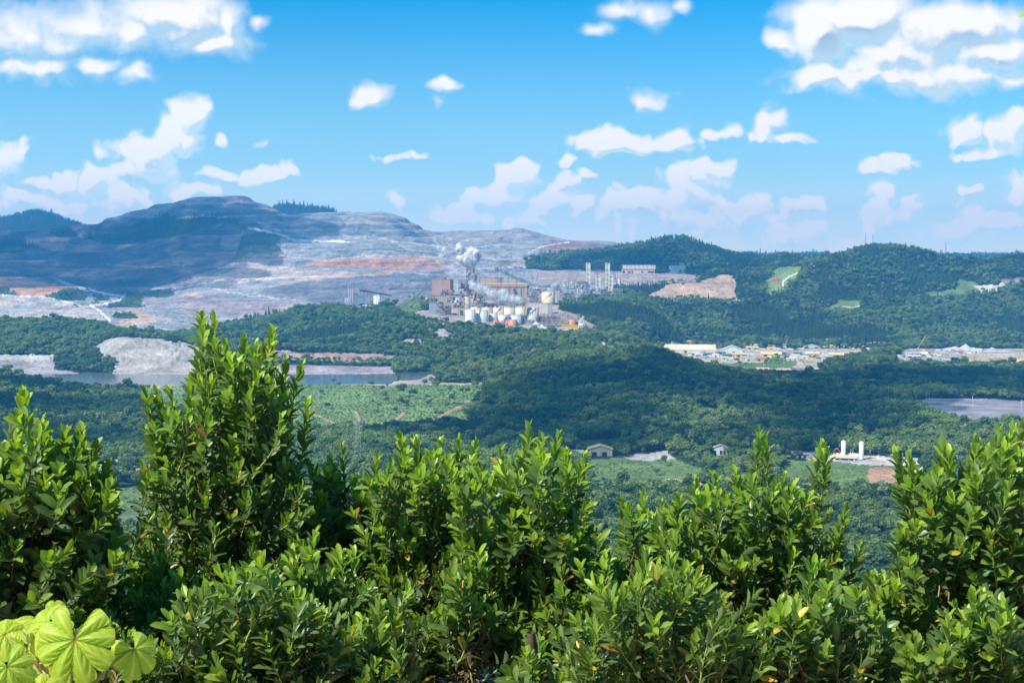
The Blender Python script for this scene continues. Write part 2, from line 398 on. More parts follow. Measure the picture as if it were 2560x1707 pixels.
# land cover: (class, colour, polygon, nearest, farthest); class f forest, m mine ground, g grass, b bare, s scrub
FOREST_C = (.028, .05, .016)
GREY, DARKG, SLATE = (.27, .275, .28), (.135, .125, .13), (.15, .155, .17)
MINE = [(-1600, 540), (150, 560), (205, 545), (400, 470), (1640, 470), (1640, 606), (1590, 614), (1480, 630), (1400, 633), (1338, 637), (1318, 656), (1312, 673), (1400, 676), (1500, 678), (1640, 683), (1700, 690),
        (1690, 702), (1640, 706), (1560, 716), (1530, 730), (1480, 738), (1400, 746), (1040, 760), (960, 768), (900, 776), (800, 770), (700, 785), (600, 802), (520, 830), (300, 840), (200, 812), (-1600, 812)]
COVER = [
    ('m', GREY, MINE, 3020, 6500),
    ('m', (.125, .11, .12), [(-400, 560), (200, 560), (480, 540), (640, 560), (760, 600), (700, 660), (560, 700), (380, 735), (150, 735), (-400, 740)], 3500, 6500),  # slate-brown mountain face, with its cloud shade put into the colour
    ('m', (.32, .22, .17), [(60, 585), (150, 575), (180, 600), (150, 630), (70, 615)], 3500, 6500),
    ('m', (.31, .21, .17), [(178, 572), (225, 568), (250, 590), (205, 597)], 3500, 6500),
    ('m', (.34, .23, .19), [(560, 590), (620, 580), (600, 625), (545, 625)], 3500, 6500),
    ('m', (.33, .23, .19), [(420, 525), (470, 518), (560, 525), (550, 538), (440, 535)], 3500, 6500),
    ('m', (.30, .26, .25), [(430, 505), (600, 490), (700, 525), (690, 550), (480, 552), (440, 540)], 5000, 6500),
    ('m', (.29, .22, .2), [(290, 615), (350, 600), (340, 612), (290, 628)], 3500, 6500),
    ('f', FOREST_C, [(362, 556), (413, 536), (446, 552), (541, 543), (600, 549), (600, 560), (548, 560), (494, 578), (420, 593), (358, 604), (270, 611), (205, 596), (256, 589), (300, 574)], 4000, 6500),
    ('f', FOREST_C, [(120, 582), (170, 576), (195, 588), (150, 596)], 4000, 6500),
    ('f', FOREST_C, [(-60, 608), (60, 607), (100, 622), (30, 634), (-60, 632)], 4000, 6500),
    ('s', (.06, .08, .045), [(607, 589), (640, 585), (684, 583), (702, 596), (688, 610), (712, 626), (684, 640), (650, 633), (626, 649), (588, 652), (566, 662), (586, 640), (600, 620)], 3800, 6500),
    ('m', (.26, .265, .255), [(700, 575), (720, 545), (760, 530), (870, 528), (960, 528), (1090, 580), (1280, 568), (1400, 595), (1440, 620), (1340, 640), (1310, 660), (1110, 668), (1000, 640), (860, 640), (715, 640), (700, 610)], 3900, 6500),
    ('m', (.30, .31, .33), [(860, 535), (880, 530), (900, 560), (880, 590), (850, 590)], 4800, 6500),
    ('m', (.2, .21, .23), [(705, 540), (850, 531), (858, 560), (835, 600), (760, 602), (700, 585), (650, 560)], 4800, 6500),  # cloud shade at the upper right of the face, put into the colour
    ('m', (.19, .2, .23), [(960, 545), (990, 545), (1050, 585), (1010, 580)], 4800, 6500),
    ('m', (.46, .24, .15), [(840, 646), (1100, 646), (1108, 672), (1020, 677), (848, 670), (760, 660)], 3700, 5000),
    ('m', (.32, .22, .2), [(1020, 650), (1100, 650), (1100, 668), (1040, 672)], 3700, 5000),
    ('m', (.24, .16, .15), [(1380, 600), (1560, 612), (1540, 625), (1450, 632), (1360, 630), (1340, 625)], 4200, 6500),
    ('m', (.16, .165, .19), [(860, 693), (1000, 684), (1100, 690), (1090, 740), (960, 768), (800, 760), (760, 748), (640, 735), (700, 712)], 3100, 4300),
    ('m', (.42, .34, .3), [(420, 713), (548, 669), (603, 655), (720, 668), (860, 682), (860, 692), (658, 702), (475, 720), (380, 724)], 3300, 5200),
    ('m', (.50, .33, .22), [(760, 694), (900, 682), (1013, 675), (1013, 682), (900, 690), (780, 700)], 3300, 5200),
    ('m', (.27, .235, .245), [(347, 742), (500, 735), (750, 753), (695, 783), (475, 801), (366, 768)], 3100, 4200),
    ('m', (.46, .25, .15), [(-300, 660), (0, 655), (44, 658), (120, 691), (212, 728), (212, 753), (117, 746), (-300, 735)], 3300, 4400),
    ('m', (.38, .35, .32), [(-300, 735), (110, 742), (219, 768), (275, 800), (205, 815), (-300, 815)], 3020, 4000),
    ('m', (.44, .34, .25), [(280, 775), (345, 772), (420, 800), (340, 815), (300, 812)], 3020, 4000),
    ('m', (.42, .3, .24), [(345, 742), (400, 735), (500, 728), (490, 742), (380, 750)], 3020, 4000),
    ('s', (.07, .10, .05), [(322, 730), (431, 728), (431, 739), (351, 744), (362, 772), (262, 770), (300, 750)], 3100, 4200),
    ('s', (.07, .10, .05), [(117, 742), (160, 725), (212, 730), (212, 755), (150, 754)], 3100, 4200),
    ('s', (.07, .10, .05), [(235, 738), (272, 742), (268, 755), (238, 756)], 3100, 4200),
    ('s', (.08, .11, .05), [(290, 782), (340, 785), (345, 800), (290, 795)], 3020, 4200),
    ('s', (.07, .10, .05), [(-300, 715), (10, 718), (40, 740), (-300, 742)], 3100, 4200),
    ('g', (.13, .20, .05), [(980, 770), (1040, 735), (1052, 760), (1040, 790), (1010, 788)], 2900, 3400),
    ('b', (.38, .32, .26), [(1012, 787), (1060, 775), (1140, 745), (1440, 735), (1560, 740), (1560, 746), (1480, 749), (1412, 758), (1395, 772), (1440, 790), (1482, 812), (1490, 824), (1470, 842), (1340, 842), (1200, 828), (1090, 810)], 2830, 3400),
    ('b', (.5, .46, .4), [(1488, 858), (1500, 855), (1530, 880), (1580, 900), (1560, 903), (1520, 888)], 2100, 2900),
    ('g', (.13, .20, .05), [(1500, 852), (1530, 866), (1575, 888), (1560, 895), (1520, 875)], 2400, 2900),
    ('b', (.38, .34, .3), [(1085, 830), (1110, 822), (1140, 838), (1130, 850), (1095, 848)], 2400, 2900),
    ('b', (.33, .29, .24), [(985, 855), (1050, 852), (1060, 862), (990, 866)], 2400, 2900),
    ('b', (.33, .26, .24), [(1315, 678), (1500, 676), (1640, 682), (1765, 688), (1720, 706), (1560, 716), (1480, 712), (1330, 702)], 3300, 4600),
    ('b', (.45, .32, .21), [(1633, 728), (1680, 712), (1743, 703), (1829, 685), (1839, 721), (1856, 756), (1829, 760), (1735, 750), (1661, 750), (1600, 745)], 3200, 4000),
    ('g', (.21, .29, .07), [(1940, 672), (2004, 666), (2006, 686), (1955, 722), (1943, 736), (1920, 736), (1916, 701)], 3400, 4400),
    ('b', (.30, .14, .09), [(1925, 695), (1945, 690), (1962, 712), (1955, 716)], 3400, 4400),
    ('g', (.15, .22, .06), [(2062, 776), (2110, 748), (2151, 756), (2149, 772), (2110, 778)], 3200, 3800),
    ('g', (.14, .20, .07), [(2300, 730), (2385, 722), (2410, 697), (2455, 709), (2449, 734), (2400, 742), (2330, 742)], 3200, 4200),
    ('b', (.6, .57, .52), [(2445, 713), (2498, 712), (2505, 703), (2530, 705), (2515, 722), (2455, 736)], 3200, 4200),
    ('b', (.26, .19, .17), [(2505, 700), (2560, 695), (2560, 706), (2515, 712)], 3200, 4200),
    ('b', (.44, .39, .31), [(1640, 862), (1700, 858), (1900, 856), (2190, 859), (2185, 880), (2060, 915), (2035, 945), (1900, 955), (1850, 955), (1760, 925), (1660, 890)], 2300, 3060),
    ('b', (.38, .35, .29), [(2270, 870), (2460, 866), (2560, 872), (2560, 890), (2440, 900), (2400, 912), (2240, 915), (2230, 895)], 2300, 3060),
    ('b', (.52, .42, .29), [(2410, 884), (2900, 882), (2900, 916), (2420, 914)], 2300, 3060),
    ('b', (.42, .26, .19), [(2140, 855), (2255, 860), (2255, 867), (2140, 863)], 2700, 3200),
    ('g', (.13, .2, .06), [(1920, 888), (1960, 886), (1990, 905), (1985, 925), (1910, 920)], 2300, 3060),
    ('g', (.15, .2, .08), [(1780, 905), (1910, 906), (1910, 935), (1840, 945)], 2300, 3060),
    ('b', (.25, .235, .26), [(2270, 1008), (2320, 996), (2900, 1005), (2900, 1090), (2480, 1062), (2400, 1070), (2345, 1040)], 1600, 2100),
    ('b', (.33, .3, .29), [(2190, 996), (2260, 1000), (2560, 1016), (2560, 1024), (2260, 1008)], 1600, 2150),
    ('b', (.50, .47, .44), [(1975, 1128), (2100, 1138), (2300, 1146), (2390, 1160), (2200, 1166), (2040, 1158)], 1290, 1560),
    ('g', (.14, .21, .06), [(1960, 1150), (2300, 1168), (2330, 1230), (2100, 1235), (2000, 1240), (1940, 1200)], 1100, 1500),
    ('b', (.40, .24, .15), [(2168, 1168), (2215, 1165), (2245, 1180), (2240, 1225), (2200, 1200), (2170, 1215)], 1150, 1500),
    ('g', (.13, .2, .06), [(1470, 1150), (1660, 1140), (1800, 1180), (1780, 1215), (1640, 1225), (1480, 1220)], 1150, 1560),
    ('b', (.40, .38, .36), [(1556, 1141), (1620, 1136), (1670, 1126), (1665, 1134), (1690, 1147), (1570, 1151)], 1300, 1560),
    ('b', (.46, .36, .21), [(1600, 1202), (1700, 1197), (1780, 1204), (1770, 1218), (1680, 1215)], 1100, 1500),
    ('b', (.46, .36, .21), [(2040, 1216), (2135, 1220), (2120, 1236), (2050, 1236)], 1100, 1500),
    ('g', (.14, .21, .06), [(1560, 1245), (1660, 1250), (1640, 1262), (1570, 1262)], 1000, 1400),
    ('g', (.15, .22, .07), [(2130, 1262), (2240, 1255), (2260, 1272), (2150, 1280)], 1000, 1400),
    ('g', (.15, .22, .07), [(1735, 1010), (1790, 1020), (1800, 1048), (1745, 1040)], 1500, 2000),
    ('b', (.36, .30, .27), [(1845, 955), (1920, 972), (1960, 985), (1900, 982), (1850, 968)], 1800, 2300),
    ('g', (.14, .21, .07), [(1610, 920), (1650, 912), (1668, 925), (1630, 930)], 1900, 2300),
    ('b', (.44, .38, .33), [(2120, 1340), (2240, 1338), (2240, 1360), (2140, 1366)], 900, 1300),
    ('g', (.13, .2, .06), [(280, 1218), (420, 1212), (420, 1330), (250, 1320)], 900, 1400),
    ('g', (.13, .2, .06), [(1440, 1100), (1560, 1096), (1560, 1130), (1460, 1128)], 1300, 1700),
    ('g', (.18, .27, .08), [(395, 965), (700, 960), (970, 956), (1228, 960), (1195, 1010), (1160, 1068), (1000, 1075), (760, 1082), (560, 1070), (400, 1020), (330, 985)], 1560, 2130),
    ('b', (.40, .35, .28), [(380, 958), (970, 954), (1230, 957), (1228, 962), (960, 961), (380, 966)], 2030, 2200),
    ('b', (.34, .31, .31), [(-600, 900), (140, 902), (128, 925), (285, 938), (285, 955), (-600, 950)], 2200, 2480),
    ('b', (.50, .47, .42), [(-600, 888), (142, 888), (132, 902), (-600, 902)], 2300, 2520),
    ('b', (.38, .345, .30), [(227, 874), (256, 843), (300, 842), (366, 850), (453, 854), (492, 868), (620, 900), (620, 945), (285, 948), (282, 907), (256, 896)], 2200, 2560),
    ('b', (.37, .25, .2), [(660, 880), (985, 888), (1000, 900), (970, 905), (660, 903)], 2300, 2700),
    ('b', (.34, .29, .3), [(640, 902), (985, 900), (985, 962), (640, 962)], 2200, 2420),
    ('b', (.36, .30, .26), [(1000, 945), (1080, 935), (1095, 950), (1050, 962), (990, 962)], 2080, 2350),
]
LINES = [   # ground roads and paths: colour, half width, line, nearest, farthest
    ((.70, .66, .6), 4.0, [(135, 697), (170, 710), (205, 722), (256, 733), (311, 744), (300, 752), (256, 761), (225, 766), (250, 780), (272, 802)], 3000, 4400),
    ((.62, .57, .5), 3.0, [(0, 738), (110, 744), (219, 768)], 3000, 4400),
    ((.62, .57, .5), 2.5, [(380, 724), (475, 717), (548, 702), (700, 696), (860, 688)], 3000, 4600),
    ((.55, .50, .45), 1.8, [(512, 720), (622, 739), (750, 753)], 3000, 4400),
    ((.66, .63, .58), 4.0, [(622, 571), (640, 574), (695, 585), (731, 600), (800, 603), (860, 605)], 4500, 5700),
    ((.46, .43, .40), 2.2, [(700, 640), (800, 652), (900, 641), (1000, 640), (1100, 645)], 3800, 5400),
    ((.14, .14, .15), 2.0, [(848, 628), (950, 624), (1050, 632), (1110, 640)], 3800, 5400),
    ((.45, .44, .42), 1.8, [(860, 606), (950, 598), (1050, 612), (1150, 622), (1260, 612)], 4200, 5600),
    ((.13, .13, .15), 1.8, [(1130, 655), (1200, 650), (1290, 656)], 3800, 5400),
    ((.5, .42, .38), 2.0, [(1100, 669), (1200, 672), (1310, 668)], 3500, 5000),
    ((.15, .14, .16), 1.6, [(380, 640), (500, 630), (600, 645)], 3800, 5400),
    ((.26, .21, .2), 1.8, [(250, 660), (380, 670), (520, 655)], 3800, 5400),
    ((.6, .57, .52), 2.0, [(1320, 632), (1350, 618), (1375, 613), (1420, 606)], 4300, 5700),
    ((.62, .6, .56), 2.6, [(1998, 681), (1975, 692), (1959, 703), (1957, 721)], 3400, 4400),
    ((.62, .6, .56), 2.0, [(2022, 672), (2040, 664), (2042, 660)], 3600, 4400),
    ((.6, .57, .5), 4.0, [(2055, 850), (2075, 848), (2066, 856)], 2800, 3300),
    ((.42, .27, .17), 4.5, [(1200, 990), (1150, 1018), (1100, 1040), (1060, 1056), (1020, 1065)], 1500, 2200),
    ((.42, .27, .17), 4.5, [(890, 1030), (900, 1050), (918, 1070)], 1500, 2200),
    ((.42, .27, .17), 4.5, [(1010, 1033), (990, 1050), (978, 1066)], 1500, 2200),
    ((.42, .27, .17), 3.5, [(775, 1030), (820, 1050), (868, 1072)], 1500, 2200),
    ((.55, .51, .45), 2.2, [(1040, 800), (1100, 806), (1160, 822)], 2700, 3200),
    ((.5, .45, .4), 2.2, [(2110, 766), (2130, 768), (2152, 764)], 3000, 3800),
]
CLS = {'f': 0, 'm': 1, 'g': 2, 'b': 3, 's': 4}


def cover(X, Y, Z):
    """land cover class and ground colour"""
    px, py = to_px(X, Y, Z)
    wob = fbm(X / 60, Y / 60, 3, 5); wob2 = fbm(X / 60 + 40, Y / 60, 3, 9)
    k = 2200 / np.maximum(Y, 900)
    jx, jy = px + np.where(Y > 3000, 20, 11) * wob * k ** .5, py + np.where(Y > 3000, 9.0, 5.0) * wob2 * k ** .5
    cls = np.zeros(X.shape, np.int8); col = np.tile(np.array(FOREST_C, np.float32), (len(X), 1))
    for c, rgb, poly, d0, d1 in COVER:
        xs = [p[0] for p in poly]; ys = [p[1] for p in poly]
        sel = np.nonzero((Y > d0) & (Y < d1) & (jx > min(xs)) & (jx < max(xs)) & (jy > min(ys)) & (jy < max(ys)))[0]
        ins = sel[in_poly(jx[sel], jy[sel], poly)]
        cls[ins] = CLS[c]; col[ins] = rgb
    for rgb, w, line, d0, d1 in LINES:
        sel = np.nonzero((Y > d0) & (Y < d1))[0]
        ins = sel[near_line(px[sel] + 2 * wob[sel], py[sel] + wob2[sel], line, w, 1.5)]
        cls[ins] = 3; col[ins] = rgb
    return cls, col


LAKE_Z = float(P(500, 962, 2120)[2])


def ground_z(X, Y, with_pads=True):
    X = np.atleast_1d(np.asarray(X, float)); Y = np.atleast_1d(np.asarray(Y, float))
    z = base_z(X, Y)
    flat = ((z < CAMZ - 186) & (Y > 1200) & (Y < 3100)).astype(float)
    amp = np.interp(Y, [0, 30, 200, 900, 1300, 2200, 4000, 6000], [0, .25, 3, 4, 4, 4, 8, 9]) * (1 - .8 * flat)
    z = z + amp * fbm(X / 170, Y / 170, 5, 3, .55)
    # benches cut into the mine slopes
    w = np.clip((Y - 3450) / 300, 0, 1) * np.clip((6400 - Y) / 300, 0, 1) * (X / np.maximum(Y, 1) < .0)
    px = 1280 + F * X / np.maximum(Y, 1)
    w = w * np.clip((1420 - px) / 60, 0, 1)
    q = 27.0
    zz = z / q + .25 * fbm(X / 300, Y / 300, 3, 31)
    st = (np.floor(zz) + np.clip((zz - np.floor(zz) - .62) / .38, 0, 1)) * q - .25 * q * fbm(X / 300, Y / 300, 3, 31)
    wq = w * np.where(Y > 5350, .45, .85)
    z = z * (1 - wq) + st * wq
    z = z + w * 1.5 * fbm(X / 22, Y / 22, 3, 37)
    # lake bed
    lake = (px > -2000) & (px < 990) & (Y > 2115) & (Y < 2300)
    e = np.minimum(np.clip((Y - 2115) / 25, 0, 1), np.clip((2318 + 10 * np.sin(X / 40) - Y) / 25, 0, 1)) * np.clip((990 - px) / 40, 0, 1) * np.clip((px - 20 - 25 * np.sin(Y / 30)) / 50, 0, 1)
    z = np.where(e > 0, z * (1 - e) + (LAKE_Z - 3.0) * e, np.where((Y > 2080) & (Y < 2345) & (px < 1000), np.maximum(z, LAKE_Z + .6), z))
    if with_pads:
        for (x, y, pz, r) in PADS:
            dd = np.hypot(X - x, Y - y)
            w_ = np.clip(1 - (dd - r) / (r * .35 + 4), 0, 1)
            z = z * (1 - w_) + pz * w_
    return z


def hit(x, y, dmin=700, dmax=7000):
    """where the line of sight through photo pixel (x, y) meets the ground"""
    ds = np.arange(dmin, dmax, 4.0)
    w = P(x, y, ds)
    below = ground_z(w[0], w[1], False) >= w[2]
    i = int(np.argmax(below)) if below.any() else len(ds) - 1
    return float(w[0][i]), float(ds[i]), float(w[2][i])


def build_terrain():
    a0 = np.concatenate([np.linspace(-1.05, -.40, 60)[:-1], np.linspace(-.40, .40, 1180), np.linspace(.40, 1.05, 60)[1:]])
    rows = [np.linspace(24, 350, 40)[:-1], np.linspace(350, 950, 30)[:-1], np.linspace(950, 2080, 170)[:-1], np.linspace(2080, 2520, 90)[:-1], np.linspace(2520, 3300, 130)[:-1], np.linspace(3300, 5700, 400)[:-1],
            np.linspace(5700, 7600, 50)[:-1], np.array([7600, 8500, 10000, 13000, 20000, 35000, 59000])]
    d0 = np.concatenate(rows)
    A, D = np.meshgrid(a0, d0)
    X, Y = (A * D).ravel(), D.ravel()
    Z = ground_z(X, Y)
    cls, col = cover(X, Y, Z)
    rough = ((cls == 1) * 1.0 + (cls == 3) * ((Z > CAMZ - 184) & ~((Y > 2780) & (Y < 3420)))) * np.clip((Y - 1200) / 500, 0, 1)
    rid = 1 - np.abs(fbm(X / 55, Y / 30, 5, 41, .6)) * 2.2
    Z = Z + rough * (rid - .5) * np.interp(Y, [2200, 3000, 5000], [9.0, 6.0, 5.0])
    nr, nc = A.shape
    i = np.arange(nr - 1)[:, None] * nc + np.arange(nc - 1)[None, :]
    q = np.stack([i, i + 1, i + 1 + nc, i + nc], -1).reshape(-1, 4)
    me = mesh_np('terrain', np.stack([X, Y, Z], 1), quads=q, smooth=True)
    # patchiness of the soil itself
    v = 1 + .22 * fbm(X / 35, Y / 35, 4, 71)[:, None]
    v2 = fbm(X / 90, Y / 90, 3, 77)[:, None] * (cls == 1)[:, None]
    col = col * v * (1 + v2 * np.array([.30, .12, .02]))
    set_col(me, 'cover', np.clip(col, 0, 1))
    strat = me.attributes.new('rock', 'FLOAT', 'POINT')
    strat.data.foreach_set('value', np.where((cls == 1), 1.0, np.where(cls == 3, .35, 0)).astype(np.float32))
    o = link('terrain', me)
    tag(o, kind='structure')
    m, nt, bs = new_mat('terrain_ground', .95)
    at = nt.n('ShaderNodeAttribute', attribute_name='cover')
    rk = nt.n('ShaderNodeAttribute', attribute_name='rock')
    geo = nt.n('ShaderNodeNewGeometry')
    pos = geo.outputs['Position']
    n_a = nt.noise(pos, .02, 6, .65)
    n_b = nt.noise(pos, .12, 5, .6)
    st = nt.v('MULTIPLY', pos, (.012, .012, .13))
    n_s = nt.noise(st, 1.0, 5, .62)
    k1 = nt.rng(n_a, .34, .66, .66, 1.25)
    k2 = nt.rng(n_b, .34, .66, .80, 1.2)
    k3 = nt.mix(rk.outputs['Fac'], (1, 1, 1, 1), nt.mix(nt.rng(n_s, .36, .64, 0, 1), (.78, .78, .84, 1), (1.16, 1.14, 1.1, 1)))
    c = nt.mix(1.0, at.outputs['Color'], k3, 'MULTIPLY')
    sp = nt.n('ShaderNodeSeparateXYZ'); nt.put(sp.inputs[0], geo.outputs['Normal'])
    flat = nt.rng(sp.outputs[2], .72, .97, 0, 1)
    # dark bands by height, put into the colour so that the benches show
    zz = nt.n('ShaderNodeSeparateXYZ'); nt.put(zz.inputs[0], pos)
    fr = nt.m('FRACT', nt.m('DIVIDE', nt.m('ADD', zz.outputs[2], nt.m('MULTIPLY', nt.noise(pos, .006, 4, .6), 46.0)), 23.0))
    bench_band = nt.m('MULTIPLY', nt.rng(fr, .0, .22, 1, 0), nt.rng(nt.noise(pos, .011, 3, .6), .42, .58, 0, 1))
    c = nt.mix(nt.m('MULTIPLY', bench_band, nt.m('MULTIPLY', rk.outputs['Fac'], .6)), c, nt.mix(1.0, c, (.42, .42, .50, 1), 'MULTIPLY'))
    # colour by slope: flat benches lighter, steep faces darker, so the terraces show
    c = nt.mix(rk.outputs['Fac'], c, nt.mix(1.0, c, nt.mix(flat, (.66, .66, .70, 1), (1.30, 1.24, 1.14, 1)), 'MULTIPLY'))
    cc = nt.n('ShaderNodeCombineColor')
    kk = nt.m('MULTIPLY', k1, k2)
    for s_ in cc.inputs: nt.put(s_, kk)
    c = nt.mix(1.0, c, cc.outputs[0], 'MULTIPLY')
    nt.put(bs.inputs['Base Color'], c)
    bp = nt.n('ShaderNodeBump'); bp.inputs['Strength'].default_value = .8; bp.inputs['Distance'].default_value = 6.0
    nt.put(bp.inputs['Height'], nt.m('ADD', n_b, nt.m('MULTIPLY', nt.m('MULTIPLY', n_s, rk.outputs['Fac']), 2.0)))
    nt.put(bs.inputs['Normal'], bp.outputs[0])
    me.materials.append(m)
    return o

# outline of the tops of the near shrubs (photo pixels)
_ENV = np.array([(-300, 1150), (0, 1130), (30, 1040), (45, 1005), (75, 1005), (110, 1080), (150, 1095), (215, 1095), (250, 1130), (290, 1170), (270, 1260), (320, 1320), (360, 1330), (350, 1100), (345, 1000), (365, 980), (430, 975),
                 (470, 950), (484, 800), (545, 790), (560, 870), (610, 860), (640, 850), (665, 825), (700, 830), (702, 925), (750, 920), (752, 1000), (760, 1090), (745, 1150), (805, 1155), (845, 1110), (870, 1175), (925, 1165),
                 (980, 1160), (1000, 1100), (1035, 1100), (1090, 1110), (1110, 1145), (1145, 1105), (1200, 1110), (1210, 1165), (1262, 1130), (1305, 1140), (1317, 1080), (1350, 1085), (1362, 1130), (1404, 1095), (1425, 1150),
                 (1470, 1155), (1475, 1250), (1500, 1320), (1535, 1340), (1548, 1262), (1580, 1248), (1655, 1262), (1710, 1240), (1730, 1210), (1785, 1192), (1850, 1186), (1872, 1090), (1915, 1090), (1928, 1175), (1980, 1190),
                 (2025, 1200), (2036, 1120), (2080, 1130), (2085, 1220), (2133, 1300), (2166, 1385), (2200, 1420), (2230, 1380), (2215, 1310), (2230, 1220), (2243, 1145), (2275, 1150), (2308, 1165), (2340, 1122), (2373, 1122),
                 (2395, 1195), (2438, 1112), (2481, 1090), (2504, 1072), (2547, 1072), (2580, 1085), (2860, 1090)], float)


def env(x):
    return np.interp(x, _ENV[:, 0], _ENV[:, 1])

# ------------------------------------------------------------------ trees
def foliage_mat(name, dark, light, patch=.009, transl=.25, rough=.6, pale=False):
    m, nt, bs = new_mat(name, rough)
    geo = nt.n('ShaderNodeNewGeometry'); oi = nt.n('ShaderNodeObjectInfo')
    big = nt.noise(geo.outputs['Position'], patch, 3, .55)
    sm = nt.noise(geo.outputs['Position'], .35, 2, .5)
    f = nt.m('ADD', nt.m('MULTIPLY', oi.outputs['Random'], .5), nt.m('MULTIPLY', nt.rng(big, .42, .58, 0, 1), .62))
    f = nt.m('ADD', f, nt.m('MULTIPLY', nt.m('SUBTRACT', sm, .5), .7), clamp=True)
    c = nt.mix(f, tuple(dark) + (1,), tuple(light) + (1,))
    if pale: c = nt.mix(nt.m('GREATER_THAN', nt.m('FRACT', nt.m('MULTIPLY', oi.outputs['Random'], 17.3)), .86), c, (.26, .31, .13, 1))
    nt.put(bs.inputs['Base Color'], c)
    tr = nt.n('ShaderNodeBsdfTranslucent'); nt.put(tr.inputs[0], nt.mix(1.0, c, (1.3, 1.5, .5, 1), 'MULTIPLY'))
    mx = nt.n('ShaderNodeMixShader'); mx.inputs[0].default_value = transl
    L = m.node_tree.links
    L.new(bs.outputs[0], mx.inputs[1]); L.new(tr.outputs[0], mx.inputs[2])
    L.new(mx.outputs[0], m.node_tree.nodes['Material Output'].inputs['Surface'])
    return m


M_BROAD = foliage_mat('broadleaf_foliage', (.038, .09, .024), (.24, .32, .07), .009, .36, pale=True)
M_PINE = foliage_mat('pine_foliage', (.03, .07, .03), (.08, .14, .04))
M_PALM = foliage_mat('palm_foliage', (.03, .06, .015), (.07, .11, .03))
M_SCRUB = foliage_mat('scrub_foliage', (.10, .17, .04), (.19, .28, .07))
M_BARK, _nt, _bs = new_mat('bark', .9)
_g = _nt.n('ShaderNodeNewGeometry')
_nt.put(_bs.inputs['Base Color'], _nt.mix(_nt.noise(_g.outputs['Position'], 12, 4), (.05, .035, .025, 1), (.16, .12, .09, 1)))


def rot_from_dirs(D, rs):
    """orthonormal frames whose third axis is D (n,3), spun randomly"""
    D = D / np.linalg.norm(D, axis=1, keepdims=True)
    h = rs.normal(size=D.shape)
    U = np.cross(D, h); U /= np.linalg.norm(U, axis=1, keepdims=True) + 1e-9
    W = np.cross(D, U)
    return U, W, D


def leaf_cards(C, N, size, rs, asp=.7):
    """bent leaf-clump faces: centres C, outward N"""
    U, W, D = rot_from_dirs(N, rs)
    s = np.broadcast_to(np.asarray(size, float).reshape(-1, 1), (len(C), 1))
    a = C + U * s; b = C + W * s * asp + D * s * .18; c = C - U * s * .9 - D * s * .1; d = C - W * s * asp + D * s * .12
    V = np.stack([a, b, c, d], 1).reshape(-1, 3)
    return V, np.arange(len(C) * 4).reshape(-1, 4)


def tube_np(pts, radii, sides=6):
    pts = np.asarray(pts, float); n = len(pts)
    T = np.gradient(pts, axis=0); T /= np.linalg.norm(T, axis=1, keepdims=True) + 1e-9
    ref = np.array([.3, 1, .1]); U = np.cross(T, ref); U /= np.linalg.norm(U, axis=1, keepdims=True) + 1e-9
    W = np.cross(T, U)
    an = np.linspace(0, 2 * math.pi, sides, endpoint=False)
    V = pts[:, None] + np.asarray(radii)[:, None, None] * (U[:, None] * np.cos(an)[None, :, None] + W[:, None] * np.sin(an)[None, :, None])
    i = (np.arange(n - 1)[:, None] * sides + np.arange(sides)[None]); j = (np.arange(n - 1)[:, None] * sides + (np.arange(sides)[None] + 1) % sides)
    q = np.stack([i, j, j + sides, i + sides], -1).reshape(-1, 4)
    return V.reshape(-1, 3), q


def merge(parts):
    Vs, Qs, o = [], [], 0
    for V, Q in parts:
        Vs.append(V); Qs.append(Q + o); o += len(V)
    return np.concatenate(Vs), np.concatenate(Qs)


def crown_broad(seed, R=4.6, H=11.0, lobes=15, dens=26, leaf=.85, flat=.62):
    rs = np.random.RandomState(seed)
    C, N = [], []
    for k in range(lobes):
        t = k / lobes
        a = rs.uniform(0, 6.283); rr = R * .68 * math.sqrt(rs.uniform(0, 1))
        c = np.array([rr * math.cos(a), rr * math.sin(a), H * .66 + rs.uniform(-.18, .22) * H * (1 - .5 * rr / R)])
        r = R * rs.uniform(.30, .50)
        n = int(dens * (r / (R * .4)) ** 2)
        d = rs.normal(size=(n, 3)); d[:, 2] = np.abs(d[:, 2]) * 1.0 - .45
        d /= np.linalg.norm(d, axis=1, keepdims=True)
        rad = r * rs.uniform(.72, 1.12, (n, 1))
        C.append(c + d * rad * [1, 1, flat + .25]); N.append(d + rs.normal(size=d.shape) * .45)
    C, N = np.concatenate(C), np.concatenate(N)
    return leaf_cards(C, N, rs.uniform(.6, 1.25, len(C)) * leaf, rs)


def trunk_broad(seed, H=11.0, R=4.6, r0=.28):
    rs = np.random.RandomState(seed + 500)
    parts = []
    bend = rs.uniform(-.5, .5, 2)
    top = np.array([bend[0], bend[1], H * .62])
    parts.append(tube_np([[0, 0, -.6], [bend[0] * .3, bend[1] * .3, H * .2], [bend[0] * .7, bend[1] * .7, H * .42], top], [r0 * 1.3, r0, r0 * .8, r0 * .5], 7))
    for k in range(6):
        a = k * 1.05 + rs.uniform(-.3, .3); s = rs.uniform(.35, .6)
        st = np.array([bend[0] * s, bend[1] * s, H * (.3 + .25 * s)])
        e = np.array([R * .6 * math.cos(a), R * .6 * math.sin(a), H * rs.uniform(.62, .8)])
        parts.append(tube_np([st, st * .5 + e * .5 + [0, 0, -.4], e], [r0 * .5, r0 * .33, r0 * .12], 5))
    return merge(parts)


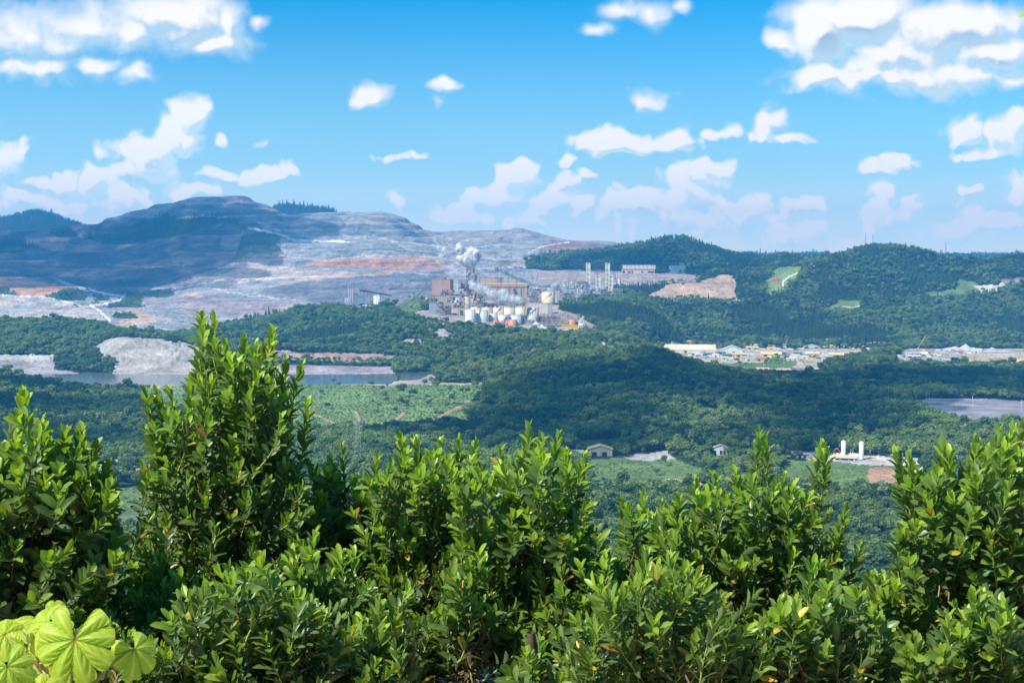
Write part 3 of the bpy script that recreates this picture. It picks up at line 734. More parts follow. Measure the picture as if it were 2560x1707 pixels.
def crown_pine(seed, H=14.0, R=2.3):
    rs = np.random.RandomState(seed)
    n = 330
    t = rs.uniform(0, 1, n) ** .8
    a = rs.uniform(0, 6.283, n); tier = .72 + .28 * np.cos(t * 40)
    r = R * (1 - t) ** .8 * tier * rs.uniform(.55, 1.05, n) + .12
    C = np.stack([r * np.cos(a), r * np.sin(a), H * (.18 + .82 * t) - r * .25], 1)
    N = np.stack([np.cos(a), np.sin(a), np.full(n, .7)], 1) + rs.normal(size=(n, 3)) * .3
    return leaf_cards(C, N, rs.uniform(.45, .8, n) * (1.25 - .6 * t), rs, .5)


def crown_palm(seed, H=9.0, nf=15, L=3.4):
    rs = np.random.RandomState(seed)
    parts = []
    for k in range(nf):
        a = k * 6.283 / nf + rs.uniform(-.2, .2); el = rs.uniform(-.1, 1.1)
        t = np.linspace(0, 1, 6)
        out = L * (t * math.cos(el)); up = L * (t * math.sin(el) - .75 * t * t)
        c = np.stack([out * math.cos(a), out * math.sin(a), H + up], 1)
        w = .62 * np.sin(np.pi * np.clip(t * .9 + .08, 0, 1))
        s = np.array([-math.sin(a), math.cos(a), 0])
        V = np.concatenate([c + s * w[:, None] - [0, 0, .25], c, c - s * w[:, None] - [0, 0, .25]])
        V[:6, 2] -= .3 * w; V[12:, 2] -= .3 * w
        i = np.arange(5)
        Q = np.concatenate([np.stack([i, i + 1, i + 7, i + 6], 1), np.stack([i + 6, i + 7, i + 13, i + 12], 1)])
        parts.append((V, Q))
    return merge(parts)


def crown_scrub(seed):
    rs = np.random.RandomState(seed)
    n = 90
    d = rs.normal(size=(n, 3)); d[:, 2] = np.abs(d[:, 2]); d /= np.linalg.norm(d, axis=1, keepdims=True)
    return leaf_cards(d * rs.uniform(.6, 1.1, (n, 1)) * [1.7, 1.7, 1.5], d + rs.normal(size=d.shape) * .4, rs.uniform(.3, .6, n), rs)


def mesh_of(name, VQ, mat):
    me = mesh_np(name, VQ[0], quads=VQ[1]); me.materials.append(mat)
    return me


TREES = {}
for i in range(6):
    TREES['broad', i] = (mesh_of('broadleaf_crown', crown_broad(i, R=4.2 + .35 * (i % 3), H=10.0 + 1.1 * (i % 4), lobes=13 + i, flat=(.6, .75, .5, .8, .65, .55)[i]), M_BROAD), mesh_of('tree_trunk', trunk_broad(i, H=10.0 + 1.1 * (i % 4)), M_BARK))
for i in range(2):
    TREES['pine', i] = (mesh_of('pine_crown', crown_pine(20 + i), M_PINE), mesh_of('pine_trunk', tube_np([[0, 0, -.5], [0, .05, 6], [0, 0, 13.4]], [.24, .17, .04], 6), M_BARK))
for i in range(2):
    TREES['palm', i] = (mesh_of('palm_crown', crown_palm(30 + i, 8 + i * 2), M_PALM), mesh_of('palm_trunk', tube_np([[0, 0, -.5], [.15, .1, 4], [0, 0, 8.1 + i * 2]], [.24, .17, .14], 7), M_BARK))
TREES['scrub', 0] = (mesh_of('scrub_crown', crown_scrub(40), M_SCRUB), None)
TREES['scrub', 1] = (mesh_of('scrub_crown', crown_scrub(41), M_SCRUB), None)


def scatter(seed, d0, d1, sp0, sp1, amax=.42, keep=None):
    """points across the ground between d0 and d1; spacing grows from sp0 to sp1"""
    rs = np.random.RandomState(seed)
    out = []
    y = d0
    while y < d1:
        sp = sp0 + (sp1 - sp0) * (y - d0) / (d1 - d0)
        n = int(2 * amax * y / sp)
        x = (np.arange(n) + .5) * sp - amax * y + rs.uniform(-.5, .5, n) * sp + rs.uniform(-.5, .5) * sp
        out.append(np.stack([x, y + rs.uniform(-.5, .5, n) * sp], 1))
        y += sp * .92
    p = np.concatenate(out)
    return p[:, 0], p[:, 1]


def seen(X, Y, Ztop):
    ok = np.ones(len(X), bool)
    for s in np.linspace(.32, .985, 26):
        idx = np.nonzero(ok)[0]
        if len(idx) == 0:
            break
        x, y = X[idx] * s, Y[idx] * s
        line = CAMZ + (Ztop[idx] - CAMZ) * s
        ok[idx[(base_z(x, y) > line + 9) & (y > 20)]] = False
    return ok


def scatter_object(name, X, Y, Z, scale, variants, vidx, seed):
    """one object of uncountable growth: instances of a few shapes on points"""
    me = bpy.data.meshes.new(name)
    n = len(X)
    me.vertices.add(n); me.vertices.foreach_set('co', np.stack([X, Y, Z], 1).astype(np.float32).ravel())
    rs = np.random.RandomState(seed)
    for nm, typ, val in (('tscale', 'FLOAT', scale), ('trot', 'FLOAT', rs.uniform(0, 6.283, n)), ('tidx', 'INT', vidx)):
        at = me.attributes.new(nm, typ, 'POINT')
        at.data.foreach_set('value', np.asarray(val).astype(np.int32 if typ == 'INT' else np.float32))
    o = tag(link(name, me), kind='stuff')
    coll = bpy.data.collections.new(name + '_shapes')
    for k, (cm, tm) in enumerate(variants):
        t = bpy.data.objects.new('%02d_shape' % k, cm)
        coll.objects.link(t)
    ng = bpy.data.node_groups.new(name + '_scatter', 'GeometryNodeTree')
    ng.interface.new_socket('Geometry', in_out='INPUT', socket_type='NodeSocketGeometry')
    ng.interface.new_socket('Geometry', in_out='OUTPUT', socket_type='NodeSocketGeometry')
    N, L = ng.nodes, ng.links
    gi, go = N.new('NodeGroupInput'), N.new('NodeGroupOutput')
    iop = N.new('GeometryNodeInstanceOnPoints')
    ci = N.new('GeometryNodeCollectionInfo'); ci.inputs[0].default_value = coll; ci.inputs[1].default_value = True; ci.inputs[2].default_value = True
    iop.inputs['Pick Instance'].default_value = True
    def attr(nm, t):
        a = N.new('GeometryNodeInputNamedAttribute'); a.data_type = t; a.inputs[0].default_value = nm
        return a.outputs[0]
    L.new(gi.outputs[0], iop.inputs['Points']); L.new(ci.outputs[0], iop.inputs['Instance'])
    L.new(attr('tidx', 'INT'), iop.inputs['Instance Index'])
    cx = N.new('ShaderNodeCombineXYZ'); L.new(attr('trot', 'FLOAT'), cx.inputs[2])
    er = N.new('FunctionNodeEulerToRotation'); L.new(cx.outputs[0], er.inputs[0]); L.new(er.outputs[0], iop.inputs['Rotation'])
    L.new(attr('tscale', 'FLOAT'), iop.inputs['Scale'])
    L.new(iop.outputs[0], go.inputs[0])
    md = o.modifiers.new('scatter', 'NODES'); md.node_group = ng
    return o


BUILT = []      # (X, Y, r): no trees here


def clear_of_buildings(X, Y):
    ok = np.ones(len(X), bool)
    for (x, y, r) in BUILT:
        ok &= (np.abs(X - x) > r) | (np.abs(Y - y) > r) | (np.hypot(X - x, Y - y) > r)
    return ok


def build_forest():
    variants = [TREES['broad', i] for i in range(6)] + [TREES['pine', 0], TREES['pine', 1], TREES['palm', 0], TREES['palm', 1]]
    XX, YY, ZZ, SS, VV = [], [], [], [], []
    for k, (d0, d1, s0, s1) in enumerate([(330, 950, 10, 8), (950, 1500, 8.4, 8.0), (1500, 3200, 8.0, 8.8), (3200, 5700, 9.0, 12.0), (5700, 7650, 15, 17)]):
        X, Y = scatter(100 + k, d0, d1, s0, s1)
        Z = ground_z(X, Y)
        cls, _ = cover(X, Y, Z)
        rs = np.random.RandomState(k)
        u = rs.uniform(0, 1, len(X))
        ok = (cls == 0) | ((cls == 4) & (u < .55)) | ((cls == 2) & (u < .02))
        ok &= clear_of_buildings(X, Y) & ~((Z < LAKE_Z + .8) & (X < 0) & (Y > 2050) & (Y < 2360))
        X, Y, Z, cls = X[ok], Y[ok], Z[ok], cls[ok]
        ok = seen(X, Y, Z + 14)
        X, Y, Z, cls = X[ok], Y[ok], Z[ok], cls[ok]
        n = len(X); rs = np.random.RandomState(50 + k)
        sc = rs.uniform(.55, 1.35, n) * (1 + .3 * fbm(X / 60, Y / 60, 2, 91))
        sc *= np.interp(Y, [1500, 3200, 5600, 6500], [.92, 1.0, 1.2, 1.7])
        sc = np.where(rs.uniform(0, 1, n) < .04, sc * 1.45, sc)
        sc = np.where(cls == 4, sc * .5, sc)
        px, py = to_px(X, Y, Z)
        pn = fbm(X / 120, Y / 120, 3, 61)
        pine = ((px > 1330) & (Y > 2900) & (pn > .12)) | ((px > 500) & (px < 900) & (Y > 2600) & (pn > .2)) | ((Y > 3600) & (px > 1560) & (rs.uniform(0, 1, n) < .25)) | ((Y > 5000) & (px < 1000))
        vi = rs.randint(0, 6, n)
        vi = np.where(pine, 6 + rs.randint(0, 2, n), vi)
        vi = np.where((rs.uniform(0, 1, n) < .035) & (Y < 1900), 8 + rs.randint(0, 2, n), vi)
        XX.append(X); YY.append(Y); ZZ.append(Z - .5); SS.append(sc); VV.append(vi)
    X, Y, Z, S_, V_ = map(np.concatenate, (XX, YY, ZZ, SS, VV))
    print('forest trees', len(X))
    # the trees that show largest are things of their own
    px, py = to_px(X, Y, Z + 6)
    inview = (px > -40) & (px < 2600) & (py < 1420) & (Y > 900) & (Y < 1560)
    gaps = ((px > 1340) & (px < 1900)) | ((px > 1900) & (px < 2300) & (py > 1150)) | ((px > 250) & (px < 420)) | ((px > 660) & (px < 1120) & (py < 1230)) | (px < 260) | (px > 2300)
    cand = np.nonzero(inview & gaps)[0]
    cand = cand[np.argsort(Y[cand])]
    # only those above the outline of the shrubs in front
    cand = cand[py[cand] < env(px[cand]) + 30][:290]
    names = {'b': ('leafy_tree', 'tree', 'bushy green tree standing in the valley wood below the shrubs', 'broadleaf trees on the valley floor'),
             'n': ('pine_tree', 'tree', 'slim dark conifer standing in the valley wood below the shrubs', 'pines on the valley floor'),
             'p': ('palm_tree', 'palm', 'palm with drooping fronds standing in the valley wood below the shrubs', 'palms on the valley floor')}
    zones = [(260, 'left of the leftmost tall shrub'), (420, 'around the small meadow at the left'), (760, 'behind the tallest shrub'), (1120, 'under the field paths'), (1480, 'left of the yellow-tan barn'), (1600, 'below the yellow-tan barn'), (1720, 'by the tan clearing'),
             (1860, 'behind the two-spiked shrub'), (2060, 'left of the silo yard'), (2180, 'below the white silos'), (2300, 'by the red soil patch'), (9999, 'behind the right edge shrub')]
    for i in cand:
        v = int(V_[i]); cm, tm = variants[v]
        nm, cat, lab, grp = names['b' if v < 6 else 'n' if v < 8 else 'p']
        zn = next(z for x_, z in zones if px[i] < x_)
        size = 'small' if S_[i] < .7 else 'middling' if S_[i] < 1.0 else 'large'
        shape = ('round', 'flat-topped', 'lumpy', 'wide', 'tall', 'dense')[v % 6]
        row = 'nearer' if Y[i] < 1150 else 'farther'
        lab = '%s %s %s in the %s wood %s' % (size, shape, {'b': 'broadleaf tree', 'n': 'conifer', 'p': 'palm'}['b' if v < 6 else 'n' if v < 8 else 'p'], row, zn)
        e = link(nm, None); e.location = (X[i], Y[i], Z[i]); e.rotation_euler = (0, 0, (i * 2.399) % 6.283); e.scale = (S_[i],) * 3
        tag(e, lab, cat, grp)
        link('crown', cm, e); link('trunk', tm, e)
    keep = np.ones(len(X), bool); keep[cand] = False
    scatter_object('forest', X[keep], Y[keep], Z[keep], S_[keep], variants, V_[keep], 5)
    # low bushes over the field, the scrub and the bare slopes
    X, Y = scatter(300, 1500, 2200, 5.0, 5.0, .3)
    Z = ground_z(X, Y); cls, _ = cover(X, Y, Z)
    rs = np.random.RandomState(9); u = rs.uniform(0, 1, len(X))
    ok = ((cls == 2) & (u < .75 + .4 * fbm(X / 40, Y / 40, 3, 8)))
    X2, Y2 = scatter(301, 2200, 4400, 6, 8, .42)
    Z2 = ground_z(X2, Y2); c2, _ = cover(X2, Y2, Z2); u2 = rs.uniform(0, 1, len(X2))
    ok2 = ((c2 == 4) | ((c2 == 2) & (u2 < .35)) | ((c2 == 3) & (u2 < np.where((X2 > 200) & (Y2 > 2300) & (Y2 < 3100), .07, .012))) | ((c2 == 1) & (u2 < .012))) & clear_of_buildings(X2, Y2)
    X3, Y3 = scatter(302, 900, 1500, 4, 4, .40)
    Z3 = ground_z(X3, Y3); c3, _ = cover(X3, Y3, Z3); u3 = rs.uniform(0, 1, len(X3))
    ok3 = ((c3 == 2) & (u3 < .25)) & clear_of_buildings(X3, Y3)
    X = np.concatenate([X[ok], X2[ok2], X3[ok3]]); Y = np.concatenate([Y[ok], Y2[ok2], Y3[ok3]]); Z = np.concatenate([Z[ok], Z2[ok2], Z3[ok3]])
    c_ = np.concatenate([cls[ok], c2[ok2], c3[ok3]])
    n = len(X)
    print('scrub', n)
    scatter_object('scrub', X, Y, Z - .2, rs.uniform(.4, .95, n) * np.where(c_ == 4, 2.0, 1.0), [TREES['scrub', 0], TREES['scrub', 1]], rs.randint(0, 2, n), 6)

# ------------------------------------------------------------------ clouds above and outside the picture, which shade the ground as in the photograph
def ico(sub=3):
    bm = __import__('bmesh').new(); __import__('bmesh').ops.create_icosphere(bm, subdivisions=sub, radius=1)
    V = np.array([v.co[:] for v in bm.verts]); T = np.array([[v.index for v in f.verts] for f in bm.faces]); bm.free()
    return V, T


def build_clouds():
    m = bpy.data.materials.new('cloud_vapour'); m.use_nodes = True
    nt = NT(m.node_tree); m.node_tree.nodes.clear()
    g = nt.n('ShaderNodeNewGeometry')
    df = nt.n('ShaderNodeBsdfDiffuse'); df.inputs[0].default_value = (.9, .9, .92, 1)
    tp = nt.n('ShaderNodeBsdfTransparent')
    mx = nt.n('ShaderNodeMixShader'); nt.put(mx.inputs[0], nt.rng(nt.noise(g.outputs['Position'], .006, 5, .6), .32, .5, .06, .42))
    ou = nt.n('ShaderNodeOutputMaterial')
    L = m.node_tree.links; L.new(tp.outputs[0], mx.inputs[1]); L.new(df.outputs[0], mx.inputs[2]); L.new(mx.outputs[0], ou.inputs[0])
    V0, T0 = ico(3)
    groups = [
        ('wide cumulus cloud over the mine mountain', 1500, 240, [(d, x0, x1) for d, x0, x1 in ((4300, -500, 560), (4600, -500, 640), (4900, -500, 680), (5150, -300, 760), (5400, 0, 850), (5650, 100, 850))]),
        ('long cumulus cloud over the dark wooded ridge', 1050, 85, [(1480, 1180, 1500), (1480, 1760, 1950), (1590, 840, 1480), (1590, 1850, 2150), (1700, 1180, 1560), (1700, 1860, 2250), (1810, 1180, 2260), (1920, 1220, 2250), (2030, 1280, 2560), (2130, 1850, 2700), (2220, 1960, 2700), (2300, 2050, 2700)]),
        ('small cumulus cloud over the wooded hill', 1400, 150, [(4500, 1560, 1720), (4250, 1700, 1900)]),
        ('small cumulus cloud over the left wood', 1050, 90, [(1500, -100, 130), (1750, -150, 150), (1950, -200, 60)]),
    ]
    for gi, (lab, h, r, rows) in enumerate(groups):
        rs = np.random.RandomState(900 + gi)
        Vs, Ts, o = [], [], 0
        for (d, x0, x1) in rows:
            X0, X1 = (x0 - 1280) / F * d, (x1 - 1280) / F * d
            n = max(1, int((X1 - X0) / (r * 1.25)) + 1)
            for k in range(n):
                x = X0 + (X1 - X0) * (k + .5) / n + rs.uniform(-.25, .25) * r
                gz = 100.0
                hh = h + rs.uniform(-.3, .3) * r
                c = np.array([x, d + rs.uniform(-.2, .2) * r, gz]) + SUND / SUND[2] * hh
                rr = r * rs.uniform(.7, 1.15)
                v = V0 * rr * [1, 1, .6]
                nz = fbm(V0[:, 0] * 1.7 + k * 9, V0[:, 1] * 1.7 + V0[:, 2] * 1.3 + gi, 4, 7)
                v = v * (1 + .35 * nz[:, None])
                Vs.append(v + c); Ts.append(T0 + o); o += len(v)
        me = mesh_np('cloud', np.concatenate(Vs), tris=np.concatenate(Ts), smooth=True)
        me.materials.append(m)
        tag(link('cloud', me), lab, None, None, 'stuff')

# ------------------------------------------------------------------ near shrubs
def leaf_material(name, gloss=.38, transl=.36):
    m, nt, bs = new_mat(name, gloss)
    at = nt.n('ShaderNodeAttribute', attribute_name='leaf')
    geo = nt.n('ShaderNodeNewGeometry')
    n = nt.noise(geo.outputs['Position'], 55, 3, .6)
    top = nt.mix(nt.rng(n, .35, .65, 0, .5), at.outputs['Color'], nt.mix(1.0, at.outputs['Color'], (1.5, 1.35, 1.2, 1), 'MULTIPLY'))
    under = nt.mix(.55, at.outputs['Color'], (.20, .26, .13, 1))
    c = nt.mix(geo.outputs['Backfacing'], top, under)
    nt.put(bs.inputs['Base Color'], c)
    bs.inputs['Specular IOR Level'].default_value = .45
    nt.put(bs.inputs['Roughness'], nt.rng(n, .3, .7, gloss - .06, gloss + .14))
    tr = nt.n('ShaderNodeBsdfTranslucent'); nt.put(tr.inputs[0], nt.mix(1.0, at.outputs['Color'], (1.9, 2.0, .5, 1), 'MULTIPLY'))
    mx = nt.n('ShaderNodeMixShader'); mx.inputs[0].default_value = transl
    L = m.node_tree.links
    L.new(bs.outputs[0], mx.inputs[1]); L.new(tr.outputs[0], mx.inputs[2]); L.new(mx.outputs[0], m.node_tree.nodes['Material Output'].inputs['Surface'])
    return m


M_LEAF = leaf_material('shrub_leaf', .34)
M_STEM, _nt, _bs = new_mat('shrub_bark', .8)
_at = _nt.n('ShaderNodeAttribute', attribute_name='leaf'); _g = _nt.n('ShaderNodeNewGeometry')
_nt.put(_bs.inputs['Base Color'], _nt.mix(_nt.noise(_g.outputs['Position'], 70, 4), _nt.mix(1.0, _at.outputs['Color'], (.6, .6, .6, 1), 'MULTIPLY'), _nt.mix(1.0, _at.outputs['Color'], (1.5, 1.4, 1.3, 1), 'MULTIPLY')))

LT = np.array([0, .22, .55, .84, 1.0]); LW = np.array([.10, .52, 1.0, .82, .14])


def unit(v):
    return v / (np.linalg.norm(v, axis=-1, keepdims=True) + 1e-9)


def leaves_mesh(name, B, A, N, L, W, curl, col, fold=.26):
    """B base, A direction, N upper side; one mesh of many leaves"""
    A = unit(A); N = unit(N - A * (N * A).sum(1, keepdims=True)); S = np.cross(A, N)
    n = len(B)
    L_, W_, c_ = L[:, None, None], W[:, None, None], curl[:, None, None]
    t = LT[None, :, None]; w = LW[None, :, None]
    mid = B[:, None] + A[:, None] * L_ * (t - .12 * np.abs(c_) * t * t) - N[:, None] * c_ * L_ * t * t
    off = S[:, None] * W_ * w * .5
    up = N[:, None] * W_ * w * fold
    V = np.stack([mid - off + up, mid, mid + off + up], 2).reshape(-1, 3)
    base = np.array([[r * 3 + k, r * 3 + k + 1, r * 3 + k + 4, r * 3 + k + 3] for r in range(4) for k in (0, 1)])
    Q = (np.arange(n)[:, None, None] * 15 + base[None]).reshape(-1, 4)
    C = np.repeat(col[:, None, :], 15, 1).reshape(n, 5, 3, 3)
    C[:, :, 1] = C[:, :, 1] * .8 + np.array([.30, .36, .10]) * .2
    me = mesh_np(name, V, quads=Q, smooth=True)
    set_col(me, 'leaf', C.reshape(-1, 3))
    return me


LIME, FRESH, MID, DARK, YEL, BRN = map(np.array, ([.31, .45, .03], [.17, .31, .035], [.085, .16, .05], [.045, .09, .04], [.62, .44, .05], [.38, .17, .07]))


def bezier(p0, p1, p2, n):
    t = np.linspace(0, 1, n)[:, None]
    return (1 - t) ** 2 * p0 + 2 * (1 - t) * t * p1 + t * t * p2


def make_shrub(seed, xc, hw, d, top, leaders, label, lay=3, sx=38, sy=48, leaf=.085, green=0.0, bottom=1790, wid=.38, yellow=.010, dome=80.0):
    rs = np.random.RandomState(seed)
    s = d / F
    gx = P(xc, 1700, d)[0]
    gz = float(ground_z(gx, d, False)[0])
    base = np.array([gx, d, gz])
    tips, lens, lead = [], [], []
    for (x, y) in leaders:
        tips.append(P(x, y, d + rs.uniform(-.15, .15))); lens.append(rs.uniform(.40, .52)); lead.append(1)
    for k in range(lay):
        dd = (k - (lay - 1) / 2) * .42
        for x in np.arange(xc - hw, xc + hw, sx):
            for y in np.arange(700, bottom, sy):
                xx, yy = x + rs.uniform(-.6, .6) * sx, y + rs.uniform(-.6, .6) * sy
                lim = max(env(xx) + 8, env(xx - 16) - 25, env(xx + 16) - 25, top + dome * ((xx - xc) / hw) ** 2 + (70 * float(fbm(np.array([xx / 60.0]), np.array([seed * 3.1]), 2, 13)[0]) if not leaders else 0)) + abs(dd) * 45
                if 1000 < xx < 1262 and yy > 1600 and rs.uniform() < .93:
                    continue
                if yy < lim or rs.uniform() < .10 + .22 * (yy > lim + 330):
                    continue
                if k < lay - 1 and yy < lim + 22 and rs.uniform() < .5:
                    continue
                r = rs.uniform(-.2, .2)
                tips.append(P(xx, yy, d - dd + r)); lens.append(rs.uniform(.17, .31)); lead.append(0)
    tips, lens, lead = np.array(tips), np.array(lens), np.array(lead)
    cen = np.array([base[0], base[1], 0])
    rel = tips - cen; rel[:, 2] = 0
    hgt = np.clip((tips[:, 2] - gz) / max(.5, tips[:, 2].max() - gz), 0, 1)
    R = hw * s
    # direction of each shoot: up, leaning out from the middle, more so lower down
    D = np.stack([rel[:, 0] / R * .40, rel[:, 1] / R * .5 - .10 * (1 - hgt), np.full(len(tips), 1.0)], 1)
    D[:, :2] += rs.normal(size=(len(tips), 2)) * (.13 + .46 * (1 - lead[:, None]) * (1.15 - hgt[:, None]))
    D[lead == 1, :2] *= .45
    D[:, 2] = np.maximum(D[:, 2] - .35 * (1 - hgt) * (1 - lead), .45)
    D = unit(D)
    # stems
    parts, pcol = [], []
    nstem = 7
    main = []
    order = np.argsort(-hgt)[: max(nstem * 4, 8)]
    pick = list(np.nonzero(lead)[0]) + list(rs.choice(order, min(nstem, len(order)), replace=False))
    fork = base + [rs.uniform(-.06, .06), rs.uniform(-.05, .05), rs.uniform(.3, .6)]
    t0 = tube_np([base - [0, 0, .25], base + [0, 0, .1], fork], [.030, .026, .022], 7); parts.append(t0); pcol.append(np.tile([.10, .07, .05], (len(t0[0]), 1)))
    for i in pick[:12]:
        e = tips[i] - D[i] * lens[i]
        st = base + (fork - base) * rs.uniform(.5, 1)
        ctrl = st * .45 + e * .55 + np.array([(st[0] - e[0]) * .25, (st[1] - e[1]) * .25, .05]) + rs.normal(size=3) * .05
        pts = bezier(st, ctrl, e, 9); pts[1:-1] += rs.normal(size=(7, 3)) * .012
        main.append(pts)
        rr = np.linspace(.019, .006, 9)
        tb = tube_np(pts, rr, 6); parts.append(tb)
        cc = np.repeat(np.linspace(0, 1, 9)[:, None], 6, 0); pcol.append((1 - cc) * [.11, .075, .05] + cc * [.20, .17, .09])
    allm = np.concatenate(main)
    # leaves along the shoots
    B, A, N, L, W, cu, co = [], [], [], [], [], [], []
    for i in range(len(tips)):
        t_ = tips[i]; ln = lens[i]
        st = t_ - D[i] * ln + np.array([0, 0, -.03]) - rel[i] * .06
        dist = np.linalg.norm(allm - (st - [0, 0, .22]), axis=1)
        j = int(np.argmin(dist))
        if dist[j] < .9:
            tw = bezier(allm[j], (allm[j] + st) / 2 + [0, 0, -.05], st, 5)
            tb = tube_np(tw, np.linspace(.0055, .0038, 5), 4); parts.append(tb); pcol.append(np.tile([.17, .13, .07], (len(tb[0]), 1)))
        pts = bezier(st, st + (t_ - st) * .5 + rs.normal(size=3) * .02, t_, 6)
        tb = tube_np(pts, np.linspace(.004, .0018, 6), 4); parts.append(tb); pcol.append(np.tile([.30, .36, .08], (len(tb[0]), 1)))
        n = int(ln / (.0108 if lead[i] else .0115))
        tt = np.linspace(.02, 1, n) ** .9
        k = tt * 5; k0 = np.minimum(k.astype(int), 4); fr = (k - k0)[:, None]
        pos = pts[k0] * (1 - fr) + pts[k0 + 1] * fr
        ax = unit(pts[-1] - pts[0])
        u = unit(np.cross(ax, [.3, .9, .1])); w = np.cross(ax, u)
        az = np.arange(n) * 2.4 + rs.uniform(0, 6.28) + rs.normal(size=n) * .25
        rad = u[None] * np.cos(az)[:, None] + w[None] * np.sin(az)[:, None]
        ang = np.radians(np.interp(tt, [0, .5, .85, 1], [56, 42, 29, 13])) + rs.normal(size=n) * .16
        a = ax[None] * np.cos(ang)[:, None] + rad * np.sin(ang)[:, None]
        nn = ax[None] * np.sin(ang)[:, None] - rad * np.cos(ang)[:, None] + rs.normal(size=(n, 3)) * .22
        ll = leaf * np.interp(tt, [0, .3, .8, 1], [.85, 1.1, 1.1, .82]) * rs.uniform(.78, 1.15, n)
        B.append(pos); A.append(a); N.append(nn); L.append(ll); W.append(ll * wid * rs.uniform(.85, 1.12, n)); cu.append(rs.uniform(-.05, .28, n))
        # young leaves at the tips are lime, older ones darker
        age = np.clip(tt + rs.normal(size=n) * .07, 0, 1)[:, None]
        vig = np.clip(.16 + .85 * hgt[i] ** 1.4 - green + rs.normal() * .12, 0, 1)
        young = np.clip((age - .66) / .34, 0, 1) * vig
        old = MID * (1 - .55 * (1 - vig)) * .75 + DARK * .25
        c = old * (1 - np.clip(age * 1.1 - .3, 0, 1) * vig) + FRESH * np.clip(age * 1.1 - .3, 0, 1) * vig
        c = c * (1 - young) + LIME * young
        c = c * rs.uniform(.78, 1.22, (n, 1))
        q = rs.uniform(0, 1, n) < yellow * (2.2 if hgt[i] < .7 else .3)
        c[q] = YEL * rs.uniform(.6, 1.1); q2 = rs.uniform(0, 1, n) < yellow * .4; c[q2] = BRN
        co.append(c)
    B, A, N, L, W, cu, co = map(np.concatenate, (B, A, N, L, W, cu, co))
    e = link('shrub', None); e.location = base
    tag(e, label, 'shrub', 'shrubs along the slope edge')
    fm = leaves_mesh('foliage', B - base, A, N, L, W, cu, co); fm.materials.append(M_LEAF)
    link('foliage', fm, e)
    V, Q = merge(parts)
    sm = mesh_np('branches', V - base, quads=Q, smooth=True); set_col(sm, 'leaf', np.concatenate(pcol)); sm.materials.append(M_STEM)
    link('branches', sm, e)
    return len(B)


VX = 2560 / 2352.0


def vt(*pts):
    return [(x * VX, y * VX) for x, y in pts]


